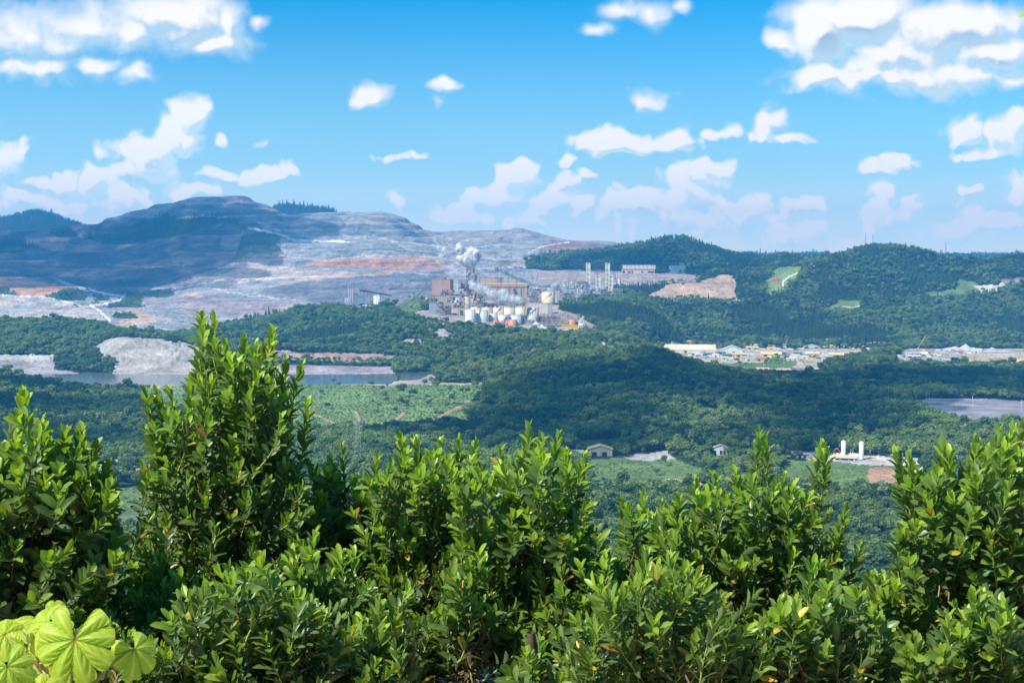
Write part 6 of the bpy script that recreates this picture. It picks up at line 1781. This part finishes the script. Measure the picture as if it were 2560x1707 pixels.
# ------------------------------------------------------------------ valley yard, silos, houses, masts, haul trucks
def build_valley():
    warehouse(1655, 1788, 862, 882, (.64, .60, .52), (.70, .58, .40), 'very long cream-roofed warehouse at the left end of the yard', dep=30, rise=.62, doors=3, dmin=2300)
    warehouse(1803, 1857, 865, 885, (.68, .68, .67), (.66, .58, .48), 'white gable-fronted shed with one dark doorway, right of the longest warehouse', dep=40, rise=.5, gable=True, doors=1, dmin=2300)
    warehouse(1855, 1869, 875, 884, (.60, .60, .58), (.70, .70, .70), 'small white-gabled shed beside the gable-fronted shed', dep=12, rise=.4, gable=True, doors=1, dmin=2300)
    warehouse(1709, 1740, 851, 862, (.45, .30, .26), (.55, .25, .20), 'red-roofed open shed behind the longest warehouse', dep=10, rise=.3, doors=2, dmin=2300)
    warehouse(1823, 1864, 882, 892, (.62, .45, .22), (.62, .46, .28), 'tan two-part store in front of the gable-fronted shed', dep=12, rise=.35, doors=3, dmin=2300)
    warehouse(1902, 1953, 879, 889, (.60, .56, .5), (.74, .52, .24), 'yellow-roofed open store in the middle of the yard', dep=14, rise=.6, doors=4, dmin=2300)
    warehouse(1917, 1937, 874, 880, (.45, .40, .36), (.40, .33, .26), 'brown hip-roofed house behind the yellow-roofed store', dep=9, rise=.5, doors=1, dmin=2300)
    warehouse(2013, 2047, 880, 892, (.70, .70, .68), (.70, .60, .46), 'white office block with many windows right of the blue awning', dep=10, rise=.3, doors=5, dmin=2300)
    warehouse(2073, 2108, 882, 891, (.70, .70, .68), (.72, .54, .28), 'white house with a yellow roof amid trees at the yard edge', dep=10, rise=.5, doors=4, dmin=2300)
    warehouse(2008, 2052, 861, 870, (.60, .60, .6), (.66, .66, .66), 'long pale grey shed at the back of the yard', dep=12, rise=.6, gable=True, doors=2, dmin=2300)
    warehouse(1889, 1923, 892, 903, (.50, .34, .20), (.45, .30, .18), 'brown store at the foot of the grassy bank', dep=12, rise=.25, doors=2, dmin=2300)
    warehouse(1865, 1895, 866, 873, (.70, .52, .2), (.70, .50, .22), 'yellow store among poles behind the gable-fronted shed', dep=10, rise=.4, doors=2, dmin=2300)
    warehouse(1944, 1976, 921, 934, (.44, .42, .44), (.58, .38, .24), 'long brown-roofed shed half hidden by the front wood', dep=12, rise=.3, doors=2, dmin=2300)
    warehouse(1978, 2022, 922, 938, (.40, .42, .47), (.42, .36, .33), 'grey-walled shed with a palm in front', dep=12, rise=.2, doors=1, dmin=2300)
    warehouse(1890, 1922, 919, 928, (.44, .40, .38), (.62, .42, .24), 'tan-roofed shed left of the long brown-roofed one', dep=10, rise=.5, doors=1, dmin=2300)
    warehouse(2268, 2300, 888, 894, (.70, .70, .72), (.70, .70, .72), 'low white office by the grass at the right of the yard', dep=8, rise=.3, doors=4, dmin=2300)
    warehouse(2300, 2318, 880, 886, (.68, .66, .6), (.72, .70, .62), 'small white-roofed tent shed left of the red vehicles', dep=8, rise=.7, doors=1, dmin=2300)
    warehouse(2280, 2384, 903, 912, (.48, .48, .5), (.46, .47, .49), 'long flat grey roof behind the front wood', dep=20, rise=.4, doors=1, dmin=2300)
    warehouse(2006, 2016, 889, 894, (.05, .2, .5), (.05, .25, .6), 'small bright blue awning in the yard', dep=6, rise=.4, doors=1, dmin=2300)
    warehouse(1688, 1702, 902, 909, (.10, .42, .40), (.35, .5, .5), 'small teal hut among the trees left of the yard', dep=6, rise=.3, doors=1, dmin=2000)
    crane(1963, 868, 1968, 847, (.6, .58, .5), 'thin pale crane at the back of the yard', w=1.2, dmin=2300)
    crane(2030, 893, 2050, 868, (.66, .48, .2), 'small yellow crane leaning right in the middle of the yard', w=1.2, dmin=2300)
    crane(2294, 875, 2313, 838, (.70, .48, .10), 'yellow crane at the right of the yard with a short back mast', w=1.6, dmin=2300)

    # containers, cars and stores
    rs = random.Random(77)
    cols = [('white', (.7, .7, .7)), ('cream', (.66, .56, .4)), ('rust-red', (.40, .14, .09)), ('navy blue', (.05, .09, .22)), ('bright blue', (.06, .22, .45)), ('yellow', (.70, .48, .08)), ('grey', (.38, .39, .40)), ('orange', (.62, .28, .08)), ('dark green', (.05, .16, .08)), ('brown', (.30, .20, .14)), ('pale blue', (.45, .55, .66))]
    rects = [(1712, 1880, 884, 893, 34, 'in front of the longest warehouse'), (1735, 1880, 893, 903, 30, 'in the front left storage rows'), (1880, 2010, 866, 880, 40, 'in the crowded back of the yard'), (1960, 2075, 886, 902, 34, 'around the white office block'),
             (1900, 2015, 888, 896, 16, 'between the stores'), (2060, 2180, 862, 876, 34, 'in the back right rows'), (2300, 2450, 874, 884, 38, 'in the rows before the gravel stockpile'), (2215, 2360, 886, 897, 26, 'on the grass at the right of the yard')]
    protos = {}

    def mk(kind, cn, rgb):
        if (kind, cn) in protos:
            return protos[kind, cn]
        if kind == 'container':
            L, h = 9.0, 2.8
            parts_ = [('shell', q_box(-L / 2, L / 2, 0, 2.6, 0, h), panelled(rgb, .6)), ('door', q_box(L / 2 + .01, L / 2 + .06, .1, 2.5, .1, h - .1), paint(tuple(c * .8 for c in rgb)))]
        elif kind == 'truck':
            parts_ = [('cargo_body', q_box(-4, 2, 0, 2.5, 1, 3.4), paint(rgb, .4, .2)), ('cab', q_box(2.2, 4, 0, 2.5, .8, 2.9), paint(tuple(min(1, c * .7 + .2) for c in rgb))), ('wheel', [(lambda V, Q: (np.stack([V[:, 0] + x, V[:, 2] + .1, V[:, 1] + .5], 1), Q[:, ::-1]))(*q_cyl(0, 0, 0, .4, .5, 10)) for x in (-3, -1.8, 3)], paint(BLACKC))]
        elif kind == 'site_hut':
            L = 11.0
            parts_ = [('wall', q_box(-L / 2, L / 2, 0, 6, 0, 2.9), panelled(rgb, 1.2)), ('roof', q_gable(L, 6, 2.95, 1.3, .4), panelled(tuple(min(1, c * .8 + .12) for c in rgb), 1.0)), ('doorway', q_box(-1, .6, -.1, .02, 0, 2.2), GLASSY)]
        else:
            parts_ = [('body', [q_box(-2.3, 2.3, 0, 1.9, .45, 1.15), q_box(-1.3, 1.2, .15, 1.75, 1.15, 1.75)], paint(rgb, .3, .1)), ('wheel', [(lambda V, Q: (np.stack([V[:, 0] + x, V[:, 2] - .05, V[:, 1] + .35], 1), Q[:, ::-1]))(*q_cyl(0, 0, 0, .3, .35, 10)) for x in (-1.5, 1.5)], paint(BLACKC))]
        ms = []
        for nm, sh, mt in parts_:
            V, Q = merge(sh if isinstance(sh, list) else [sh]); me = mesh_np(nm, V, quads=Q); me.materials.append(mt); ms.append((nm, me))
        protos[kind, cn] = ms
        return ms
    cats = {'container': ('shipping_container', 'container'), 'truck': ('parked_truck', 'truck'), 'site_hut': ('site_hut', 'hut'), 'car': ('parked_car', 'car')}
    for (x0, x1, y0, y1, n, where) in rects:
        for k in range(n):
            x = x0 + (x1 - x0) * (k + rs.random()) / n; y = rs.uniform(y0, y1)
            X, Y, Z = hit(x, y, 2300)
            kind = rs.choices(['container', 'truck', 'site_hut', 'car'], [.42, .2, .22, .16])[0]
            cn, rgb = rs.choice(cols[:2] * 2 + cols if kind != 'car' else cols[:1] * 2 + cols)
            nm, cat = cats[kind]
            e = link(nm, None); e.location = (X, Y, Z - .05); e.rotation_euler = (0, 0, rs.choice((0, 0, .08, -.12, 1.4)) - math.atan2(X, Y))
            e.scale = (rs.uniform(.9, 1.5) if kind == 'site_hut' else 1,) * 3
            tag(e, '%s %s standing %s' % (cn, nm.replace('_', ' ').replace('parked ', ''), where), cat, nm.replace('_', ' ') + 's ' + where)
            for pn, me in mk(kind, cn, rgb):
                link(pn, me, e)
            BUILT.append((X, Y, 9))
    # lamp and cable poles of the yard
    ORD = ['first', 'second', 'third', 'fourth', 'fifth', 'sixth', 'seventh', 'eighth', 'ninth', 'tenth', 'eleventh', 'twelfth', 'thirteenth', 'fourteenth', 'fifteenth', 'sixteenth']
    PX = (1687, 1718, 1792, 1796, 1802, 1858, 1862, 1893, 1903, 2000, 2068, 1724)
    for i, x in enumerate(PX):
        pole(x, rs.uniform(855, 862), 882 + rs.uniform(-4, 6), '%s of the thin grey poles in the yard, counted from the left' % ORD[sorted(PX).index(x)])
    for q_, (x, y0, y1) in enumerate(((2065, 953, 986), (2080, 958, 988), (2222, 965, 1002), (2316, 980, 1010), (2323, 976, 1011), (2431, 990, 1018), (2553, 998, 1028))):
        pole(x, y0, y1, ORD[q_] + ' cable pole from the left in the dark right-hand wood', 'cable poles in the right-hand wood', 1300, True)

    # white silos of the near valley
    K = dict(dmin=1000)
    for x0, x1, y0, y1, lab in ((2103, 2114, 1101, 1143, 'left of the two tall white silos'), (2147.5, 2158.5, 1103, 1150, 'right of the two tall white silos')):
        b = Box(x0, x1, y0, y1, **K); e = b.root('silo', lab, 'silo', 'two tall white silos')
        r = b.w / 2
        cylpart('shell', q_cyl(0, r, 1.0, b.h - .5, r, 26, None, .8), paint((.80, .80, .80), .4, .08), e)
        part('leg', [q_bar((r * .8 * math.cos(a), r + r * .8 * math.sin(a), -1), (r * .8 * math.cos(a), r + r * .8 * math.sin(a), 1.2), .25) for a in (0.8, 2.3, 3.9, 5.4)], paint((.5, .5, .5)), e)
        part('pipe', q_bar((r + .2, r * .6, 0), (r + .2, r * .6, b.h * .9), .12), paint((.4, .4, .42)), e)
        part('railing', [q_cyl(0, r, b.h - .9, b.h - .75, r + .12, 26)], paint((.55, .55, .55)), e)
    rs = random.Random(5)
    for i in range(16):
        x = 2076 + i * 4.7 + rs.uniform(-1, 1)
        if 2100 < x < 2116 or x > 2146: continue
        b = Box(x, x + rs.uniform(3.5, 6), 1131 + rs.uniform(0, 3), 1141, pad=False, **K)
        e = b.root('plastic_tank', ORD[i] + ' squat white tank from the left around the tall white silos', 'tank', 'squat white tanks between the silos')
        cylpart('shell', q_cyl(0, 1, -.5, b.h * .8, b.w / 2, 16, b.w * .47, .5), paint((.8, .8, .8), .4, .08), e)
        cylpart('lid', q_cyl(0, 1, b.h * .8 + .2, b.h, .4, 10), paint((.7, .7, .7)), e)
    warehouse(2085, 2137, 1139, 1150, (.60, .60, .62), (.70, .48, .27), 'tan-roofed long shed below the left white silo', dep=9, rise=.45, doors=4, **K)
    warehouse(1990, 2022, 1133, 1145, (.36, .38, .44), (.32, .34, .40), 'grey flat shed left of the silo yard', dep=8, rise=.2, doors=2, **K)
    b = Box(2084, 2100, 1121, 1133, **K); e = b.root('arched_shelter', 'orange arched shelter behind the left white silo', 'shelter')
    n = 9; V = []
    for y in (0, 8):
        for k in range(n):
            a = math.pi * k / (n - 1); V += [(-b.w / 2 * math.cos(a), y, b.h * math.sin(a)), (-(b.w / 2 - .5) * math.cos(a), y, (b.h - .5) * math.sin(a))]
    V = np.array(V, float); Q = []
    for k in range(n - 1):
        o = 2 * k; t = 2 * n
        Q += [[o, o + 2, o + 2 + t, o + t], [o + 1, o + 1 + t, o + 3 + t, o + 3], [o, o + 1, o + 3, o + 2], [o + t, o + 2 + t, o + 3 + t, o + 1 + t]]
    part('canopy', (V, np.array(Q)), paint((.62, .27, .14)), e); part('kerb', [q_box(-b.w / 2 - .3, -b.w / 2 + .5, 0, 8, -.5, .4), q_box(b.w / 2 - .5, b.w / 2 + .3, 0, 8, -.5, .4)], paint(GREYC), e)
    b = Box(2190, 2203, 1136, 1145, **K); e = b.root('sand_heap', 'small pointed tan sand heap right of the silos', 'heap'); part('mound', q_cyl(0, 2, 0, .01, b.w / 2, 16, b.w * .49, b.h), paint((.62, .48, .36), .9, .2), e)
    for x0, x1, y0, y1, c_, lab in ((2189, 2224, 1144, 1149, (.68, .64, .58), 'low white boundary wall right of the silos'), (2225, 2290, 1148, 1155, (.48, .50, .5), 'low grey boundary wall continuing right'), (1945, 1976, 1138, 1142, (.64, .62, .58), 'low pale wall left of the silo yard')):
        b = Box(x0, x1, y0, y1, pad=False, **K); e = b.root('boundary_wall', lab, 'wall'); part('panel', q_box(-b.w / 2, b.w / 2, 0, .4, -1.5, b.h), paint(c_, .8, .3), e); part('coping', q_box(-b.w / 2, b.w / 2, -.1, .5, b.h + .01, b.h + .15), paint(tuple(c * .9 for c in c_)), e)
    for x, y0, y1 in ((2175, 1124, 1146), (2127, 1122, 1138), (2132, 1126, 1139)):
        pole(x, y0, y1, {2175: 'lamp post right of the right white silo', 2127: 'left of two lamp posts between the white silos', 2132: 'right of two lamp posts between the white silos'}[x], 'lamp posts of the silo yard', 1000)
    for x0, x1, lab in ((2036, 2044, 'left grey pump frame at the right end of the silo yard'), (2226, 2242, 'grey pump frame at the right end of the silo yard')):
        framework(x0, x1, 1137, 1148, (.34, .36, .42), lab, nx=3, nz=2, vessels=3, pipes=3, seed=int(x0), name='pump_frame', **K)
    # sheds and houses
    warehouse(1469, 1531, 1114, 1140, (.56, .47, .30), (.66, .44, .22), 'wide yellow-tan barn with a low pitched roof behind palms', dep=18, rise=.36, gable=True, doors=2, **K)
    warehouse(1429, 1458, 1126, 1141, (.42, .46, .36), (.58, .60, .44), 'small pale green-roofed shed left of the yellow-tan barn', dep=9, rise=.55, doors=1, **K)
    warehouse(1784, 1818, 1112, 1138, (.62, .64, .66), (.60, .42, .30), 'two-storey white house with a brown roof half hidden by trees', dep=9, rise=.25, gable=True, doors=3, name='house', cat='house', **K)
    warehouse(1738, 1782, 1316, 1350, (.40, .36, .33), (.50, .36, .26), 'brown-roofed house seen in the gap right of the low pale-tipped shrub', dep=10, rise=.45, doors=2, name='house', cat='house', dmin=800)
    warehouse(262, 296, 1150, 1162, (.55, .52, .52), (.50, .40, .38), 'long low pinkish house in the wood at the left', dep=6, rise=.3, doors=2, name='house', cat='house', **K)
    warehouse(342, 360, 1172, 1184, (.52, .48, .46), (.50, .32, .26), 'small red-roofed house in the wood below the long pinkish one', dep=6, rise=.4, doors=1, name='house', cat='house', **K)
    warehouse(712, 742, 1250, 1272, (.66, .64, .64), (.58, .50, .50), 'small white house glimpsed right of the tallest shrub', dep=6, rise=.4, doors=1, name='house', cat='house', dmin=800)
    b = Box(300, 345, 1288, 1298, pad=False, dmin=800); e = b.root('boundary_wall', 'short grey-brown wall in the small meadow at the left', 'wall'); part('panel', q_box(-b.w / 2, b.w / 2, 0, .5, -1, b.h * .8), paint((.40, .33, .30), .9, .3), e)
    # pylons and masts
    for x, y0, y1, dm, lab, rgb, kind in ((2163.5, 581, 618, 3500, 'red and white antenna mast, left of the pair on the ridge', (.5, .25, .25), 'm'), (2182, 584, 618, 3500, 'grey antenna mast with drums, right of the pair on the ridge', (.3, .3, .38), 'm'),
                                          (2364, 607, 645, 3500, 'broad steel power pylon on the right-hand ridge', (.30, .33, .42), 'p'), (1919, 632, 650, 4300, 'faint small power pylon in the saddle of the hills', (.45, .48, .5), 'p'), (895, 1034, 1150, 1300, 'tall thin lattice pylon below the green field', (.45, .46, .46), 'p')):
        b = Box(x - 2, x + 2, y0, y1, pad=False, dmin=dm); e = b.root('radio_mast' if kind == 'm' else 'power_pylon', lab, 'mast' if kind == 'm' else 'pylon')
        h = b.h; S_ = []
        w0, w1 = (3.4, 1.8) if kind == 'm' else (h * .16 if h < 60 else 4.5, 2.0 if h < 60 else 1.0)
        bar = .95 if dm > 3000 else .2
        nlev = 10
        for sx, sy in ((-1, -1), (1, -1), (1, 1), (-1, 1)):
            S_.append(q_bar((sx * w0 / 2, sy * w0 / 2, -1), (sx * w1 / 2, sy * w1 / 2, h), bar))
        for k in range(nlev):
            z0_, z1_ = h * k / nlev, h * (k + 1) / nlev
            a0, a1 = (w0 + (w1 - w0) * k / nlev) / 2, (w0 + (w1 - w0) * (k + 1) / nlev) / 2
            for sx, sy, tx, ty in ((-1, -1, 1, -1), (1, -1, 1, 1), (1, 1, -1, 1), (-1, 1, -1, -1)):
                S_.append(q_bar((sx * a0, sy * a0, z0_), (tx * a1, ty * a1, z1_), bar * .7)); S_.append(q_bar((sx * a1, sy * a1, z1_), (tx * a1, ty * a1, z1_), bar * .7))
        part('frame', S_, paint(rgb, .6, .2), e)
        if kind == 'p':
            for t in (.72, .84, .96):
                part('cross_arm', [q_bar((-h * .11 if h < 60 else -4, 0, h * t), (h * .11 if h < 60 else 4, 0, h * t), bar * 1.2)], paint(rgb, .6, .2), e)
        else:
            for t in (.55, .7, .93):
                cylpart('antenna_drum', q_cyl(1.1, 0, h * t, h * t + 2.2, 1.0, 12), paint((.55, .55, .58)), e)
    # haul trucks on the mine roads
    for i, (x, y, dm, lab) in enumerate(((220, 727, 3000, 'haul truck on the white haul road right of the reddish mound'), (307, 750, 3000, 'haul truck at the bend of the white haul road'), (188, 766, 3000, 'haul truck on the pale flat below the white road'),
                                         (463, 719, 3000, 'haul truck on the middle haul road'), (638, 559, 4500, 'haul truck high on the mountain road'), (793, 609, 4000, 'haul truck on the upper pale bench'), (1263, 671, 3600, 'haul truck on the bench behind the plant'), (1303, 673, 3600, 'second haul truck on the bench behind the plant'), (1290, 672, 3600, 'small haul truck between the two on the bench'))):
        b = Box(x - 4, x + 4, y - 5, y, pad=False, dmin=dm); e = b.root('haul_truck', lab, 'truck', 'haul trucks of the mine'); k = b.w / 9
        part('dump_bed', [(np.array([(-4.5, 0, 3.2), (2.4, 0, 3.6), (4.5, 0, 6.0), (-5.2, 0, 5.6), (-4.5, 5, 3.2), (2.4, 5, 3.6), (4.5, 5, 6.0), (-5.2, 5, 5.6)]) * k, np.array([[0, 1, 2, 3], [7, 6, 5, 4], [0, 4, 5, 1], [1, 5, 6, 2], [2, 6, 7, 3], [3, 7, 4, 0]]))], paint((.12, .11, .13)), e)
        part('cab', q_box(2.5 * k, 4.6 * k, .4 * k, 3 * k, 2.6 * k, 4.6 * k), paint((.5, .4, .12)), e)
        for wx in (-2.6, 3.0):
            V, Q = q_cyl(0, 0, 0, 1.2 * k, 1.6 * k, 14); part('wheel', (np.stack([V[:, 0] + wx * k, V[:, 2] - .2, V[:, 1] + 1.5 * k], 1), Q[:, ::-1]), paint(BLACKC), e)


def pole(x, y0, y1, lab, grp='thin poles of the yard', dmin=2300, arm=False):
    b = Box(x - 1, x + 1, y0, y1, pad=False, dmin=dmin); e = b.root('utility_pole', lab, 'pole', grp)
    cylpart('shaft', q_cyl(0, 0, -1, b.h, .22, 8, .14), paint((.50, .50, .48), .7, .2), e)
    part('cross_arm', q_bar((-1.2, 0, b.h * .95), (1.2, 0, b.h * .95), .2), paint((.4, .38, .36)), e)


def build_steam():
    """steam: nested ragged shells, thin outside and dense within"""
    V0, T0 = ico(4)
    m = bpy.data.materials.new('steam'); m.use_nodes = True
    nt = NT(m.node_tree); m.node_tree.nodes.clear()
    g = nt.n('ShaderNodeNewGeometry'); at = nt.n('ShaderNodeAttribute', attribute_name='thick')
    df = nt.n('ShaderNodeBsdfDiffuse'); df.inputs[0].default_value = (.95, .95, .95, 1)
    tl = nt.n('ShaderNodeBsdfTranslucent'); tl.inputs[0].default_value = (.95, .95, .95, 1)
    mix1 = nt.n('ShaderNodeMixShader'); mix1.inputs[0].default_value = .5
    tp = nt.n('ShaderNodeBsdfTransparent'); mx = nt.n('ShaderNodeMixShader')
    n = nt.noise(g.outputs['Position'], .07, 6, .68)
    a = nt.m('MULTIPLY', at.outputs['Fac'], nt.rng(n, .40, .56, .05, 1.6), clamp=True)
    nt.put(mx.inputs[0], a)
    ou = nt.n('ShaderNodeOutputMaterial'); L = m.node_tree.links
    L.new(df.outputs[0], mix1.inputs[1]); L.new(tl.outputs[0], mix1.inputs[2])
    L.new(tp.outputs[0], mx.inputs[1]); L.new(mix1.outputs[0], mx.inputs[2]); L.new(mx.outputs[0], ou.inputs[0])
    plumes = [('dense white steam plume over the tallest rusty tower', 3130, 1.6, [(1178, 664, 9), (1174, 657, 12), (1164, 651, 13), (1184, 650, 12), (1172, 643, 14), (1187, 640, 11), (1154, 646, 9), (1158, 634, 10), (1150, 624, 9), (1178, 632, 11), (1148, 615, 6), (1190, 634, 9)]),
              ('thin steam drifting left of the dense plume', 3130, .28, [(1110, 628, 9), (1104, 642, 8), (1098, 620, 6), (1120, 640, 7), (1096, 655, 5), (1130, 668, 6)]),
              ('steam drifting right across the middle of the plant', 2960, .42, [(1178, 709, 8), (1186, 716, 10), (1198, 722, 11), (1212, 728, 12), (1226, 735, 13), (1240, 741, 14), (1254, 746, 14), (1268, 748, 14), (1282, 750, 12), (1296, 750, 9), (1258, 734, 10), (1222, 742, 10), (1244, 752, 9)]),
              ('small steam wisp by the yellow-cream tank', 3060, .35, [(1374, 724, 6), (1382, 718, 6), (1388, 713, 5)]),
              ('small steam wisp over the low tan tank', 2860, .35, [(1452, 804, 4), (1455, 798, 4), (1458, 793, 3)])]
    for gi, (lab, d, dens, bl) in enumerate(plumes):
        Vs, Ts, Th, o = [], [], [], 0
        rs = np.random.RandomState(gi)
        for (x, y, r) in bl:
            c = P(x, y, d) + rs.normal(size=3) * [0, 3, 0]
            for k, (sc, al) in enumerate(((1.3, .16), (1.1, .36), (.9, .7), (.7, 1.0))):
                nz = fbm(V0[:, 0] * 1.9 + x + k, V0[:, 1] * 1.9 + V0[:, 2] * 1.6 + y, 5, 11 + k, .6)
                v = V0 * (r * d / F * sc) * (1 + .5 * nz)[:, None]
                Vs.append(v + c); Ts.append(T0 + o); Th.append(np.full(len(v), min(1, al * dens))); o += len(v)
        me = mesh_np('steam_plume', np.concatenate(Vs), tris=np.concatenate(Ts), smooth=True); me.materials.append(m)
        at_ = me.attributes.new('thick', 'FLOAT', 'POINT'); at_.data.foreach_set('value', np.concatenate(Th).astype(np.float32))
        tag(link('steam_plume', me), lab, None, None, 'stuff')

# ------------------------------------------------------------------ assemble
build_plant()
build_valley()
build_terrain()
build_forest()
build_clouds()
build_shrubs()
build_steam()
build_big_leaves()
build_slope_trees()

lake_me = mesh_np('lake', [(-2600, 2085, LAKE_Z), (-130, 2085, LAKE_Z), (-130, 2345, LAKE_Z), (-2600, 2345, LAKE_Z)], quads=np.array([[0, 1, 2, 3]]))
lake = tag(link('lake', lake_me), kind='structure')
m, nt, bs = new_mat('lake_water', .12)
bs.inputs['Base Color'].default_value = (.10, .12, .14, 1)
bs.inputs['Specular IOR Level'].default_value = .5
bp = nt.n('ShaderNodeBump'); bp.inputs['Strength'].default_value = .25; bp.inputs['Distance'].default_value = .3
g_ = nt.n('ShaderNodeNewGeometry')
nt.put(bp.inputs['Height'], nt.noise(nt.v('MULTIPLY', g_.outputs['Position'], (.15, .5, 1)), 1.0, 4, .6)); nt.put(bs.inputs['Normal'], bp.outputs[0])
lake_me.materials.append(m)


def build_haze():
    x0, x1, y0, y1, z0, z1 = -9000, 9000, -40, 7900, CAMZ - 260, CAMZ + 262
    V = [(x, y, z) for z in (z0, z1) for y in (y0, y1) for x in (x0, x1)]
    q = np.array([[0, 2, 3, 1], [4, 5, 7, 6], [0, 1, 5, 4], [2, 6, 7, 3], [0, 4, 6, 2], [1, 3, 7, 5]])
    me = mesh_np('haze', V, quads=q)
    o = tag(link('haze', me), kind='stuff')
    m = bpy.data.materials.new('haze_air'); m.use_nodes = True
    nt = m.node_tree; nt.nodes.clear()
    pv = nt.nodes.new('ShaderNodeVolumePrincipled'); ou = nt.nodes.new('ShaderNodeOutputMaterial')
    pv.inputs['Color'].default_value = (.09, .50, 1.0, 1)
    pv.inputs['Density'].default_value = 9.5e-5
    pv.inputs['Anisotropy'].default_value = .1
    nt.links.new(pv.outputs[0], ou.inputs['Volume'])
    me.materials.append(m)
    return o


build_haze()


def tell_apart():
    """things of one group that read the same: say which one, counted from the left"""
    words = ['first', 'second', 'third', 'fourth', 'fifth', 'sixth', 'seventh', 'eighth', 'ninth', 'tenth', 'eleventh', 'twelfth', 'thirteenth', 'fourteenth', 'fifteenth', 'sixteenth', 'seventeenth', 'eighteenth', 'nineteenth', 'twentieth']
    same = {}
    for o in COL.objects:
        if o.parent is None and 'label' in o and 'category' in o:
            same.setdefault(o['label'], []).append(o)
    for lab, obs in same.items():
        if 1 < len(obs) <= len(words) and len(lab.split()) <= 13:
            obs.sort(key=lambda o: o.location.x / max(1.0, o.location.y))
            for i, o in enumerate(obs):
                o['label'] = '%s, %s from left' % (lab, words[i])


tell_apart()
